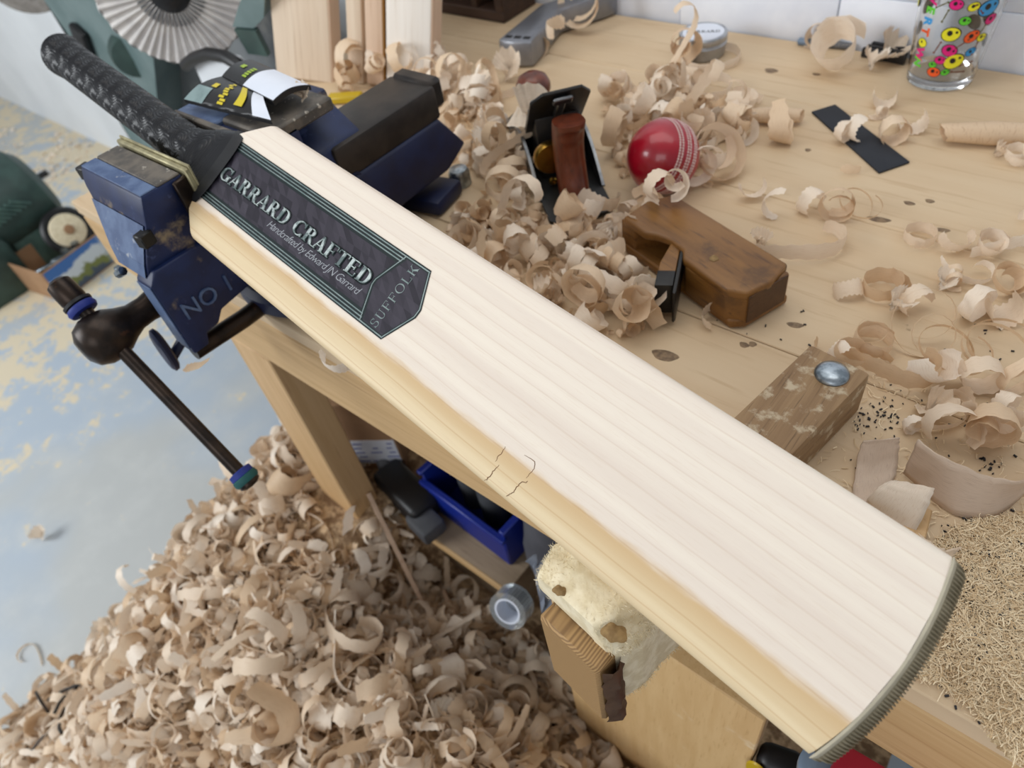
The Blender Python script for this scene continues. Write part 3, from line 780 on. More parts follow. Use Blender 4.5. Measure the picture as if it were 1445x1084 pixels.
g = G(); g.prism([(0, -.0245), (.110, -.0245), (.112, .0245), (0, .0245)], .002, .0045, M4(IM, b0 + bn_ * .0002)); g.build('cap_iron', m_steel, ir, local=True)
g = G(); g.prism([(.02, -.017), (.08, -.020), (.118, -.022), (.126, -.014), (.126, .014), (.118, .022), (.08, .020), (.02, .017)], .005, .011, M4(IM, b0), bev=.002); g.build('lever_cap', m_steel, ir, local=True)
g = G(); g.box(b0 + bd_ * .125 - bn_ * .004, (.045, .007, .006), IM, bev=.001); g.box(b0 + bd_ * .148 - bn_ * .006, (.012, .016, .004), IM, bev=.001); g.build('lateral_lever', m_steel, ir, local=True)
g = G(); g.lathe([(.004, -.006), (.0125, -.006), (.0138, -.003), (.0138, .003), (.0125, .006), (.004, .006)], M4(Matrix(((0, 0, 1), (0, 1, 0), (-1, 0, 0))), (.066, .012, .040)), 26, sx=1.25, sy=1.1); g.tube([(.066, .012, .040), (.10, .012, .040)], .004, 8); g.build('brass_wheel', m_brass, pl, local=True)
g = G(); tote = []
# handle: profile in x-z, swept with rounded thickness
cl = [(.008, .006, .028), (.014, .020, .025), (.019, .036, .022), (.022, .052, .0205), (.021, .068, .0205), (.017, .080, .023), (.012, .089, .027), (.009, .094, .025)]
def tote_f(a, b):
    k = b * (len(cl) - 1); i = min(int(k), len(cl) - 2); f = k - i
    cx, cz, w = [cl[i][q] + (cl[i + 1][q] - cl[i][q]) * f for q in range(3)]
    an = 2 * math.pi * a; c, s = math.cos(an), math.sin(an)
    return V((cx + .020 + (abs(c) ** .8) * (1 if c > 0 else -1) * w * .86, (abs(s) ** .8) * (1 if s > 0 else -1) * .0125, cz - .004 * c * (b > .7)))
g.grid(28, 30, tote_f, closeu=True)
g._add([tote_f(i / 28, 1) + V((0, 0, 0)) for i in range(28)], [tuple(range(28))]); g.build('handle', m_rose, pl, local=True, angle=60)
g = G(); g.lathe([(.012, .005), (.0135, .010), (.010, .018), (.011, .026), (.0165, .036), (.0205, .046), (.0205, .052), (.0165, .060), (.009, .0645), (0, .0655)], Matrix.Translation((.212, 0, 0)), 28, sy=.83); g.build('front_knob', m_rose, pl, local=True, angle=60)
for (x, z, r) in ((.070, .006, .004), (.088, .020, .0045)):
    g = G(); g.lathe([(r, 0), (r, .003), (r * .8, .004), (r * .35, .004), (r * .35, .0025), (0, .0025)], M4(Matrix(((0, 0, -1), (0, 1, 0), (1, 0, 0))), (x, .012, z + .004)), 14); g.build('screw_head', m_brass, pl, local=True)

# ---------------------------------------------------------------- wooden block plane lying on its side
wx = (V((-.1650, .436, 0)) - V((-.300, .482, 0))).normalized(); wy = V((0, 0, 1)).cross(wx)
WR = Matrix((wx, wy, V((0, 0, 1)))).transposed()
wp = thing('wooden_hand_plane', 'old brown wooden plane lying on its side with wedge and iron sticking out', 'hand plane', (-.318, .460, .001), WR @ Matrix.Diagonal((.925, 1, 1)))
LW, DW, HW = .166, .056, .039
def wm(poly, z0, z1, bev): 
    g = G(); g.prism(poly, z0, z1, bev=bev, seg=3); return g
# cheeks: two long sides joined by a toe block and a heel block
g = wm([(0.006, -.002), (.040, -.002), (.050, .004), (.064, .008), (.084, .006), (.094, -.002), (.150, -.004), (.166, .006), (.168, .03), (.160, .055), (.010, .055), (0, .03)], HW - .009, HW, .0028)
body = g.build('upper_cheek', m_beech, wp, local=True)
g = wm([(0.006, -.002), (.158, -.002), (.166, .008), (.166, .055), (0, .055)], 0, .009, .0025); g.build('lower_cheek', m_beech, wp, local=True)
g = wm([(.0, .000), (.022, .000), (.046, .052), (.004, .052)], .006, HW - .006, .0015); g.build('toe_block', m_beech, wp, local=True)
g = wm([(.098, -.003), (.152, -.003), (.1665, .008), (.166, .053), (.060, .053)], .004, HW - .005, .003); g.build('heel_block', m_beech, wp, local=True)
g = G(); g.box((.1668, .028, .0205), (.0016, .042, .028), bev=.0006); g.build('end_face', m_beechd, wp, local=True)
def lean(s, t, z): return V((.074 + .10 * 0, .03, 0)) + V((.16, -.987, 0)) * s + V((.987, .16, 0)) * t + V((0, 0, z))
LM = Matrix((V((.70, -.71, 0)).normalized(), V((.71, .70, 0)).normalized(), V((0, 0, -1)))).transposed()
LO = (.052, .034, .0200)
g = G(); g.prism([(0, -.003), (.055, -.015), (.086, -.015), (.086, .0), (0, .0)], -.0150, .0150, M4(LM, LO), bev=.0012); wd = g.build('wedge', m_beech, wp, local=True)
g = G(); g.prism([(.0670, -.0154), (.0872, -.0154), (.0872, .0), (.0670, .0)], -.0153, .0153, M4(LM, LO), bev=.0008); g.build('wedge_tip', m_blackmetal, wd, local=True)
g = G(); g.prism([(0, .0), (.097, .0), (.099, .0018), (.096, .0030), (0, .0030)], -.0160, .0160, M4(LM, V(LO) + V((.0006, .0006, 0))), bev=.0005); g.build('plane_iron', m_blackmetal, wp, local=True)
g = G(); g.prism([(-.003, -.002), (.0, -.004), (.004, -.003), (.005, .002), (.001, .004), (-.003, .003)], 0, .0006, Matrix.Translation((.112, .016, HW - .0002))); g.build('glue_spot', m_woolb, body, local=True)

# ---------------------------------------------------------------- cricket ball
bc = V((-.338, .566, .0362))
view = (CAM_P - bc).normalized()
ball = thing('cricket_ball', 'shiny red leather cricket ball with white stitched seam on the bench', 'ball', bc)
m_leather = MAT('red_leather', (168, 10, 36), (140, 6, 28), ns=14, rough=.3, coat=.4, bump=.06, spots=[((100, 6, 20), 24, .62, .8)])
g = G(); g.lathe([(.0362 * math.sin(math.pi * i / 40), -.0362 * math.cos(math.pi * i / 40)) for i in range(41)], Matrix.Translation(bc), 56); g.build('leather_cover', m_leather, ball, angle=0)
ra, da = r_, -d_                       # picture right / up at the ball
ax = (ra * .80 - da * -.42 + view * .50).normalized()
e_ = (ra * .966 - da * .26).normalized(); e_ = (e_ - view * e_.dot(view)).normalized(); ax = (e_ * .75 - view * .66).normalized()
SR = frame(ax.orthogonal(), ax.cross(ax.orthogonal()), ax)
m_thread = MAT('seam_thread', (222, 196, 190), (190, 150, 148), ns=900, rough=.8)
for off in (-.0108, -.0078, -.0016, .0016, .0078, .0108):
    g = G(); th = abs(off) > .008
    for k in range(84):
        a = 2 * math.pi * k / 84; R = math.sqrt(.0364 ** 2 - off ** 2)
        c = bc + SR @ V((R * math.cos(a), R * math.sin(a), off)); tg = SR @ V((-math.sin(a), math.cos(a), 0)); rad = (c - bc).normalized()
        g.box(c, (.0021, .0022, .0011), frame(tg + ax * .25, ax), bev=.0003)
    o = g.build('seam_stitching', m_thread, ball); o['kind'] = 'stuff'

# ---------------------------------------------------------------- small things at the back
tp = P(991, 76, 0); tp.z = 0
tin = thing('balm_tin', 'small round silver screw top tin with white label near the wall', 'tin', tp)
m_alu = MAT('aluminium', (188, 192, 196), (168, 172, 178), ns=60, rough=.3, metal=.9)
TS = 1.0
g = G(); g.lathe([(0, 0), (.0265, 0), (.028, .0015), (.028, .016), (.0285, .0165)], Matrix.Translation(tp), 40); g.build('tin_body', m_alu, tin)
g = G(); g.lathe([(.0288, .014), (.0305, .0146), (.0305, .0165), (.0298, .0172), (.0305, .018), (.0305, .0188), (.0300, .0194), (.0305, .02), (.0305, .0275), (.0296, .0286), (.0272, .0286), (.0268, .0280), (0, .0280)], Matrix.Translation(tp), 48); lid = g.build('lid', m_alu, tin)
g = G(); g.lathe([(0, .0281), (.0262, .0281), (.0262, .0284), (0, .0284)], Matrix.Translation(tp), 40); lb_ = g.build('label_disc', m_paper, lid)
g = G(); ca = .40
serif(g, 'GARRARD', lambda a, b: (-.021 + a, -.003 + b), 0, .0002, .042, .0066)
g.bm.transform(M4(RZ(ca), tp + V((0, 0, .0284)))); g.build('lettering', m_border, lb_)

gp = P(1324, 112, 0) + V((0, .002, 0)); gp.z = 0
glass = thing('pint_glass', 'printed clear pint glass with colourful skulls and bones by the wall', 'glass', gp)
t = NT('clear_glass'); t.b.inputs['Transmission Weight'].default_value = 1; t.b.inputs['Roughness'].default_value = .02; t.b.inputs['IOR'].default_value = 1.45; t.base((.97, .98, .98, 1)); m_glass = t.m
t = NT('cloudy_drink'); t.b.inputs['Transmission Weight'].default_value = .7; t.b.inputs['Roughness'].default_value = .5; t.b.inputs['IOR'].default_value = 1.3; t.base(lin((214, 204, 196))); m_drink = t.m
def gr(z): return .0335 + z * .080 + .0005 * math.sin(z * 20)
g = G(); prof = [(0, .0005), (.031, .0005), (.0335, .002)] + [(gr(z), z) for z in (.01, .02, .04, .06, .08, .1, .12, .148)] + [(gr(.148) - .0012, .150)] + [(gr(z) - .0024, z) for z in (.148, .12, .1, .08, .06, .04, .02, .0125)] + [(.028, .0098), (0, .0092)]
g.lathe(prof, Matrix.Translation(gp), 64); g.build('glass_wall', m_glass, glass, angle=50)
pcols = [MAT('print_' + n, c, rough=.5) for n, c in (('pink', (216, 24, 122)), ('yellow', (228, 222, 40)), ('green', (92, 200, 50)), ('orange', (236, 92, 36)), ('blue', (52, 150, 214)), ('black', (22, 20, 24)), ('bone', (150, 84, 60)), ('olive', (120, 116, 62)))]
to_cam = math.atan2(CAM_P.y - gp.y, CAM_P.x - gp.x)
pr = [G() for _ in range(8)]
def on_glass(a, z, r=.0): 
    R = gr(z) + .0004 + r; return gp + V((R * math.cos(a), R * math.sin(a), z))
def oval(g, s, z, w, h, tilt, lift=0.0, n=16):
    pts = []
    for k in range(n):
        an = 2 * math.pi * k / n; x, y = w * math.cos(an), h * math.sin(an)
        pts.append(on_glass(to_cam + (s + x * math.cos(tilt) - y * math.sin(tilt)) / gr(z), z + x * math.sin(tilt) + y * math.cos(tilt), lift))
    g._add([on_glass(to_cam + s / gr(z), z, lift)] + pts, [(0, k + 1, (k + 1) % n + 1) for k in range(n)])
skulls = [(-.004, .095, 0, .0062), (.012, .093, 1, .0052), (.027, .090, 4, .0095), (-.001, .065, 1, .0085), (.019, .062, 3, .0072), (.002, .048, 0, .0072), (.009, .036, 1, .0092), (-.004, .037, 0, .0052), (-.010, .031, 2, .0038), (-.007, .023, 3, .0062), (.004, .024, 2, .004), (.023, .045, 4, .0052), (.030, .059, 1, .005), (.008, .079, 2, .0052), (.034, .077, 0, .006), (.012, .106, 0, .006), (-.014, .105, 3, .006), (.03, .112, 2, .006),
          (.07, .04, 0, .007), (.085, .06, 4, .009), (.10, .05, 1, .008), (-.07, .05, 3, .008), (-.085, .07, 0, .009), (.095, .085, 2, .008), (-.06, .085, 1, .008), (.075, .1, 3, .008), (-.09, .1, 4, .008), (-.075, .03, 2, .006)]
for (s, z, c, r) in skulls:
    ti = rnd.uniform(-.6, .6)
    oval(pr[5], s, z, r * 1.09 + .0003, r * .92, ti, .0001); oval(pr[c], s, z, r, r * .82, ti, .0003)
    for e, q in ((-.15, .30), (.58, .15)): oval(pr[5], s + r * e * math.cos(ti), z + r * e * math.sin(ti) + r * .18, r * q, r * q * 1.15, ti, .0005, 10)
for (s, z, a_) in ((-.011, .083, 1.3), (-.010, .050, 1.25), (.018, .090, -.8), (.012, .055, .7), (.027, .066, 1.2), (.026, .048, 1.4), (.022, .032, .2), (.016, .024, -.1), (.001, .104, .5), (-.017, .093, .6)):
    for k in range(2):
        gg = pr[6 + (int(s * 1000) % 2)]
        L = .0062
        for sgn in (-1, 1): oval(gg, s + sgn * L * math.cos(a_), z + sgn * L * math.sin(a_), .0012, .0012, 0, .0003, 8)
        oval(gg, s, z, L, .0007, a_, .0002, 10)
word = 'BEAVERTOWN'; zs = .026; wc = [2, 3, 0, 1, 0, 2, 4, 3, 1, 0, 2]
for i, chx in enumerate('NWOTREVAEB'):
    z = zs + i * .0108
    if chx == 'O':
        oval(pr[5], -.0275, z + .003, .0058, .0052, 0, .0002); oval(pr[1], -.0275, z + .003, .0052, .0046, 0, .0004); oval(pr[5], -.0285, z + .004, .0012, .0014, 0, .0006, 8); continue
    cc = (2, 0, 1, 3, 4, 2, 0, 3, 1, 4)[i]
    for (sc_, mi, lf) in ((1.0, cc, .0004),):
        def mp(co, z=z, lf=lf): return on_glass(to_cam + (-.0318 + co.y * 1.0) / gr(z), z + .0085 - co.x, lf)
        text_poly(chx, .0132, mp, pr[mi], offset=.0007)
for i, gg in enumerate(pr):
    gg.build('printed_pattern', pcols[i], glass, flip=False, angle=0)['kind'] = 'stuff'

k1, k2, k3, k4 = P(1145, 160), P(1178, 150), P(1283, 231), P(1240, 246)
cx = (k1 + k2 + k3 + k4) / 4
card = G(); card.prism([((q - cx).x, (q - cx).y) for q in (k4, k3, k2, k1)], .0004, .0024, Matrix.Translation(cx), bev=.0003)
m_cardb = MAT('black_card', (38, 42, 50), (30, 34, 42), ns=20, rough=.75)
o = card.build('black_card', m_cardb); tag(o, 'flat black rectangular card lying on the bench under shavings', 'card')
pe0, pe1 = P(1126, 58, .0045), P(1205, 66, .0045)
g = G(); pm = pe0.lerp(pe1, .5); dr = (pe1 - pe0).normalized()
pen = thing('marker_pen', 'grey marker pen lying against the foot of the white wall', 'pen', (pm.x, pm.y, 0))
g.tube([pe0, pe0 + dr * .002, pe0 + dr * .03], [.003, .0045, .0048], 14); g.build('pen_cap', m_bluegrey, pen)
g = G(); g.tube([pe0 + dr * .03, pe1 - dr * .004, pe1], [.0042, .0042, .0028], 14); g.build('barrel', m_greyp, pen)
b0_, b1_ = P(1220, 70, .006), P(1281, 82, .006); dr = (b1_ - b0_).normalized(); nr = V((-dr.y, dr.x, 0))
cl_ = thing('black_clamp', 'small black plastic clip by the wall beside the glass', 'clip', (b0_.x, b0_.y, 0))
for k, off in enumerate((-.006, .001, .008)):
    g = G(); g.box(b0_.lerp(b1_, .5) + nr * off + V((0, 0, .001 * k)), ((b1_ - b0_).length * (1 - .08 * k), .005, .011), frame(dr, nr), bev=.001); g.build('jaw', m_black, cl_)

# silver tool handle
s0 = P(728, 74, .02); s1 = P(778, 26, .02); s2 = P(846, 2, .02)
tool = thing('silver_tool', 'grey metal hand tool with three dark slots lying near the wall', 'tool', (s1.x, s1.y, 0))
m_gm = MAT('grey_metal', (150, 152, 158), (134, 136, 142), ns=20, rough=.38, metal=.75)
def ribb(a, b): return None
d01 = (s1 - s0).normalized(); n01 = V((-d01.y, d01.x, 0)); d12 = (s2 - s1).normalized(); n12 = V((-d12.y, d12.x, 0)); nm = (n01 + n12).normalized()
def q2(p): return (p.x, p.y)
poly = [q2(s0 + n01 * .026), q2(s0 - d01 * .003 + n01 * .012), q2(s0 - d01 * .004), q2(s0 - d01 * .003 - n01 * .012), q2(s0 - n01 * .026), q2(s1 - nm * .019), q2(s2 - n12 * .020), q2(s2 + d12 * .02 - n12 * .018), q2(s2 + d12 * .02 + n12 * .018), q2(s2 + n12 * .020), q2(s1 + nm * .021)]
g = G(); g.prism(poly, .002, .036, bev=.004); g.build('tool_body', m_gm, tool)
for k in (-1, 0, 1):
    g = G(); g.box(V((s0.x, s0.y, .0362)) + d01 * .010 + n01 * (.014 * -k), (.007, .010, .0012), frame(d01, n01), bev=.0004); g.build('slot', m_black, tool)

# timber clefts leaning at the end of the bench
m_cleft = wood('pale_willow', (222, 204, 182), (211, 189, 165), (190, 164, 138), 2, 1.5, 40, .65)
m_cleftw = wood('white_willow', (236, 230, 222), (228, 220, 210), (214, 202, 188), 2, 1.2, 40, .6)
m_cleftp = wood('pink_willow', (220, 192, 168), (207, 178, 152), (188, 154, 126), 2, 1.5, 40, .65)
def board(name, px0, px1, pyb, depth, mat_, mat_side, label, cat='board', dx=-.055, h=.42, lean_y=.16, base_y=None):
    a, b = P(px0, pyb), P(px1, pyb); 
    b = V((b.x, b.y, 0)); a = V((a.x, a.y, 0)); c = a.lerp(b, .5)
    xd = (b - a).normalized(); w = (b - a).length
    up = V((dx, lean_y, h)).normalized(); yd = up.cross(xd).normalized(); xd = yd.cross(up).normalized()
    R = Matrix((xd, yd, up)).transposed()
    o = thing(name, label, cat, c, R, 'willow boards leaning at the bench end')
    g = G(); g.box((0, depth / 2, h / 2 + .004), (w, depth, h), bev=.003, seg=2); g.build('face_board', mat_, o, local=True)
    if mat_side is not None:
        g = G(); g.box((w / 2 + .0006, depth / 2, h / 2 + .004), (.002, depth * .9, h * .99), bev=.0005); g.build('side_face', mat_side, o, local=True)
    return o
board('willow_board', 391, 468, 117, .030, m_cleft, m_cleftp, 'widest tan willow board at the left of the leaning boards', dx=-.012)
board('willow_board', 492, 513, 122, .02, m_cleft, None, 'narrow pale willow strip standing behind the widest board', dx=-.012)
board('willow_board', 517, 541, 124, .02, m_cleftp, MAT('bark', (150, 104, 40), rough=.8), 'narrow pinkish willow strip with a dark bark edge', dx=-.010)
board('willow_board', 545, 606, 124, .034, m_cleftw, m_cleftp, 'white faced willow board at the right of the leaning boards', dx=-.006)
yr = P(487, 138, .006); g = G(); g.box(yr, (.05, .018, .010), RZ(.5), bev=.002)
tag(g.build('yellow_rule', m_yellow), 'short piece of yellow rule lying behind the vise', 'rule')
# dark wooden box at the back
d0, d1 = P(625, 20), P(737, 24)
dbx = thing('dark_box', 'dark brown open fronted wooden box at the back of the bench', 'box', ((d0.x + d1.x) / 2, .87, 0))
m_dark = wood('dark_wood', (74, 54, 42), (56, 40, 32), None, 0, 4, 60, .6)
xa, xb = d0.x - .05, d1.x - .01
for nm_, c, s in (('base', ((xa + xb) / 2, .885, .009), (xb - xa, .08, .016)), ('top_panel', ((xa + xb) / 2, .885, .152), (xb - xa, .08, .016)), ('side_panel', (xa + .008, .885, .08), (.016, .08, .13)), ('side_panel', (xb - .008, .885, .08), (.016, .08, .13)), ('back_panel', ((xa + xb) / 2, .92, .08), (xb - xa - .03, .008, .13)), ('divider', ((xa + xb) / 2 + .03, .885, .08), (.012, .076, .13))):
    g = G(); g.box(c, s, bev=.0015); g.build(nm_, m_dark, dbx)

# sandpaper packets on the rear jaw
def packet(name, c4, th, label, parts, bulge=.004):
    cx = sum((V(q) for q in c4), V()) / 4
    o = thing(name, label, 'packet', cx)
    def surf(a, b, lift=0.0):
        p = V(c4[0]).lerp(V(c4[1]), a).lerp(V(c4[3]).lerp(V(c4[2]), a), b)
        return p + V((0, 0, bulge * math.sin(math.pi * b) + lift))
    g = G(); g.grid(9, 13, lambda a, b: surf(a, b, th)); g.grid(9, 13, lambda a, b: surf(a, b, 0))
    for e in (lambda k, s: (k, 0, s), lambda k, s: (k, 1, s), lambda k, s: (0, k, s), lambda k, s: (1, k, s)):
        def side(a, b, e=e): x, y, s = e(a, b); return surf(x, y, th * s)
        g.grid(13, 2, side)
    bmesh.ops.remove_doubles(g.bm, verts=g.bm.verts[:], dist=1e-5); g.build('sleeve', m_black, o)
    for (nm, mt, a0, a1, b0, b1) in parts:
        g = G(); g.grid(8, 10, lambda a, b: surf(a0 + (a1 - a0) * a, b0 + (b1 - b0) * b, th + .0004)); g.build(nm, mt, o, flip=False)
    return o, surf
m_gloss = MAT('foil', (150, 172, 172), (110, 130, 132), ns=30, rough=.25, metal=.3)
m_ytext = MAT('yellow_print', (206, 186, 40), rough=.5)
zp = .172
A = [P(x, y, zp) for x, y in ((262, 147), (318, 111), (386, 156), (330, 190))]
o, sf = packet('sandpaper_packet', [P(262, 145, zp), P(385, 176, zp), P(373, 140, zp + .004), P(316, 112, zp + .004)], .003, 'black packet with yellow print and silver corner lying on the vise, nearer of the two', [('silver_corner', m_gloss, 0, .22, 0, .45), ('white_band', m_paper, .80, 1, .02, .98)])
def on_sheet(sf, a0, b0, da, db, txt, size, g, lift=.0042):
    def mp(co): 
        x, y = co.x / size, co.y / size
        return sf(a0 + da[0] * x + db[0] * y, b0 + da[1] * x + db[1] * y, lift)
    text_poly(txt, size, mp, g)
g = G()
for k in range(9): g.grid(2, 2, lambda a, b: sf(.38 + .07 * a + .02 * math.sin(k * 2.4), .08 + k * .092 + .07 * b, .0036))
g.grid(6, 6, lambda a, b: sf(.17 + .08 * a, .50 + .16 * b, .0036)); g.build('printed_mark', m_ytext, o, flip=False)
g = G(); g.grid(8, 8, lambda a, b: sf(.58 + .10 * a + .05 * math.sin(math.pi * b), .15 + .75 * b, .0042)); g.build('yellow_stripe', m_ytext, o, flip=False)
o, sf = packet('sandpaper_packet', [P(316, 113, zp + .004), P(388, 150, zp + .004), P(440, 127, zp + .004), P(358, 90, zp + .004)], .004, 'black and white packet with green print behind the nearer packet', [('white_band', m_paper, .42, .99, .02, .98)])
o, sf = o, sf
g = G()
for k in range(5): g.grid(2, 2, lambda a, b: sf(.29 + .07 * a, .22 + k * .085 + .06 * b, .0046))
g.grid(6, 6, lambda a, b: sf(.12 + .07 * a, .46 + .14 * b, .0046)); g.build('printed_mark', MAT('green_print', (150, 176, 40), rough=.5), o, flip=False)

# ---------------------------------------------------------------- buffing machine behind the bench end
wc_ = V((-1.300, .60, .088)); wax = V((.80, -.60, .02)).normalized()
WRm = frame(wax.cross(V((0, 0, 1))), V((0, 0, 1)), wax)
pol = thing('buffing_machine', 'green buffing machine with a white cloth mop wheel on a grey stand', 'machine', (-1.45, .70, -.86))
g = G()
def mop(a, b):
    an = 2 * math.pi * a; r = .034 + .084 * b; pl_ = math.sin(an * 46 + .7 * math.sin(an * 7)) * .0035 * (1 - .35 * b)
    return wc_ + WRm @ V((r * math.cos(an), r * math.sin(an), .016 - .006 * b + pl_))
g.grid(420, 7, mop, closeu=True)
def mopb(a, b):
    an = 2 * math.pi * a; z = .010 - .034 * b; r = .118 + .005 * math.sin(math.pi * b) + .002 * math.sin(an * 23)
    return wc_ + WRm @ V((r * math.cos(an), r * math.sin(an), z))
g.grid(120, 9, mopb, closeu=True); g.lathe([(.118, -.024), (.03, -.026), (0, -.026)], M4(WRm, wc_), 60); wh = g.build('mop_wheel', m_cloth, pol, angle=60)
g = G(); g.lathe([(.036, .008), (.036, .016), (.030, .022), (.014, .024), (.012, .032), (0, .033)], M4(WRm, wc_), 32); g.build('hub', m_black, wh)
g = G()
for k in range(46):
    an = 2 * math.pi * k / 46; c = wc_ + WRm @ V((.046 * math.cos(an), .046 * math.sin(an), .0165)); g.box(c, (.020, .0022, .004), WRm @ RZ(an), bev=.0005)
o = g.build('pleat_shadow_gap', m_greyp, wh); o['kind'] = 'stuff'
def Q(px, py, y): return Py(px, py, y)
# body: sloping green casing left of the wheel
g = G(); yb0, yb1 = .62, .84
pts = [Q(66, -40, .62), Q(62, 0, .62), Q(108, 66, .62), Q(195, 215, .62), Q(228, 205, .62), Q(205, -40, .62)]
n = len(pts); vs = pts + [p + V((-.10, .16, 0)) for p in pts]
g._add(vs, [tuple(range(n)), tuple(range(n, 2 * n))[::-1]] + [(i, (i + 1) % n, n + (i + 1) % n, n + i) for i in range(n)]); bmesh.ops.triangulate(g.bm, faces=[f for f in g.bm.faces if len(f.verts) > 4])
g.build('casing', m_teal, pol)
g = G(); c = Q(116, 58, .61); g.box(c, (.05, .02, .07), Matrix.Rotation(.5, 3, 'Y'), bev=.008, seg=2); g.build('dark_hole_block', m_black, pol)  # solid black block standing in for the dark hole at the casing
g = G(); g.tube([Q(185, 66, .66), Q(150, 10, .9)], .04, 20); g.build('motor', m_grey, pol)
g = G(); g.lathe([(0, 0), (.052, 0), (.040, .03), (0, .034)], M4(WRm, Q(190, 75, .64)), 24); g.build('bearing', m_dkgreen, pol)
g = G(); g.prism([(-.13, -.08), (.14, -.08), (.16, .06), (-.13, .06)], -.34, .34, M4(RZ(-.5), (-1.36, .80, -.52))); g.build('stand', m_grey, pol)
g = G(); pp = [Q(150, -20, .72), Q(400, -20, .72), Q(420, 240, .72), Q(215, 240, .72)]; g._add(pp + [p + V((-.02, .04, 0)) for p in pp], [(0, 1, 2, 3), (7, 6, 5, 4), (0, 4, 5, 1), (1, 5, 6, 2), (2, 6, 7, 3), (3, 7, 4, 0)]); g.build('back_plate', m_grey, pol)
g = G(); g.box((-1.30, .78, -.13), (.40, .22, .03), RZ(-.5), bev=.004); g.build('stand_top', m_grey, pol)
# guard at the right of the wheel
g = G()
gp0 = [Q(352, -30, .58), Q(374, -20, .58), Q(372, 25, .58), Q(358, 40, .58), Q(328, 38, .58), Q(336, 10, .58)]
n = len(gp0); g._add(gp0 + [p + V((-.05, .08, 0)) for p in gp0], [tuple(range(n)), tuple(range(n, 2 * n))[::-1]] + [(i, (i + 1) % n, n + (i + 1) % n, n + i) for i in range(n)]); g.build('wheel_guard', m_teal, pol)
g = G(); pp = [Q(330, 42, .575), Q(360, 44, .575), Q(378, 80, .575), Q(350, 76, .575)]; g._add(pp + [p + V((-.008, .012, 0)) for p in pp], [(0, 1, 2, 3), (7, 6, 5, 4), (0, 4, 5, 1), (1, 5, 6, 2), (2, 6, 7, 3), (3, 7, 4, 0)]); g.build('guard_flap', m_dkgreen, pol)
g = G(); hp_ = [Q(x, y, .56) for x, y in ((262, 92), (275, 82), (295, 76), (318, 80), (338, 92), (350, 108))]; g.tube(hp_, .0105, 12); g.build('hose', m_black, pol)
g = G(); pp = [Q(274, 92, .57), Q(300, 86, .57), Q(328, 92, .57), Q(342, 108, .57), Q(300, 150, .57)]; n = len(pp)
g._add(pp + [p + V((-.02, .03, 0)) for p in pp], [tuple(range(n)), tuple(range(n, 2 * n))[::-1]] + [(i, (i + 1) % n, n + (i + 1) % n, n + i) for i in range(n)]); g.build('white_shield', m_plaster, pol)
w2c = Q(28, -48, .75); g = G(); g.lathe([(0, .018), (.09, .018), (.115, .012), (.118, -.012), (.09, -.018), (0, -.018)], M4(WRm, w2c), 40); g.build('grinding_wheel', MAT('worn_wheel', (150, 144, 138), (130, 124, 118), ns=60, rough=.9), pol)

# ---------------------------------------------------------------- green grinder and picture box on the floor
box = thing('picture_box', 'printed cardboard box with blue and green landscape picture on the floor', 'box', (-2.5, .45, -.86))
A0, A1 = P(62, 392, -.76), P(170, 312, -.76)
bx = A0.x; 
t = NT('landscape_print'); t.set(.5)
tc = t.n('ShaderNodeTexCoord'); s3 = t.n('ShaderNodeSeparateXYZ'); t.l(tc.outputs['Object'], s3.inputs[0])
nz = t.noise(tc.outputs['Object'], 18, 4, .6); h_ = t.math('ADD', s3.outputs[2], t.math('MULTIPLY', t.math('SUBTRACT', nz, .5), .10))
c_ = t.mix(t.ramp(h_, .078, .086), lin((206, 214, 220)), lin((62, 110, 176)))
c_ = t.mix(t.ramp(h_, .052, .044), c_, lin((120, 128, 70))); c_ = t.mix(t.ramp(h_, .03, .022), c_, lin((74, 86, 104)))
redz = t.math('MULTIPLY', t.ramp(s3.outputs[1], .09, .12), t.ramp(t.noise(tc.outputs['Object'], 60, 3), .55, .6))
grey_ = t.ramp(s3.outputs[1], .04, .075); c_ = t.mix(grey_, c_, lin((178, 192, 206))); c_ = t.mix(redz, c_, lin((190, 70, 84))); t.base(c_); m_land = t.m
L = (A1 - A0); bR = frame(V((L.y, -L.x, 0)), V((L.x, L.y, 0)))
ln = V((L.x, L.y, 0)).length; wdt = .20; hb = .115
cen = V((A0.x, A0.y, -.86)) + V((L.x, L.y, 0)) * .5
box.matrix_basis = M4(bR, cen)
for nm_, c, s, mt in (('front_panel', (0, 0, hb / 2), (.004, ln, hb), m_card), ('back_panel', (-wdt, 0, hb / 2), (.004, ln, hb), m_card), ('side_panel', (-wdt / 2, -ln / 2, hb / 2), (wdt, .004, hb), m_card), ('side_panel', (-wdt / 2, ln / 2, hb / 2), (wdt, .004, hb), m_card), ('base', (-wdt / 2, 0, .003), (wdt, ln, .004), m_card)):
    g = G(); g.box(c, s, bev=.0008); o = g.build(nm_, mt, box, local=True)
    if nm_ == 'front_panel':
        g = G(); g.box((.0026, 0, hb / 2), (.0012, ln * .985, hb * .93)); g.build('printed_picture', m_land, o, local=True)
gr_ = thing('bench_grinder', 'green electric grinder with a worn white polishing wheel standing in the picture box', 'grinder', cen + bR @ V((-.12, -.06, 0)), bR)
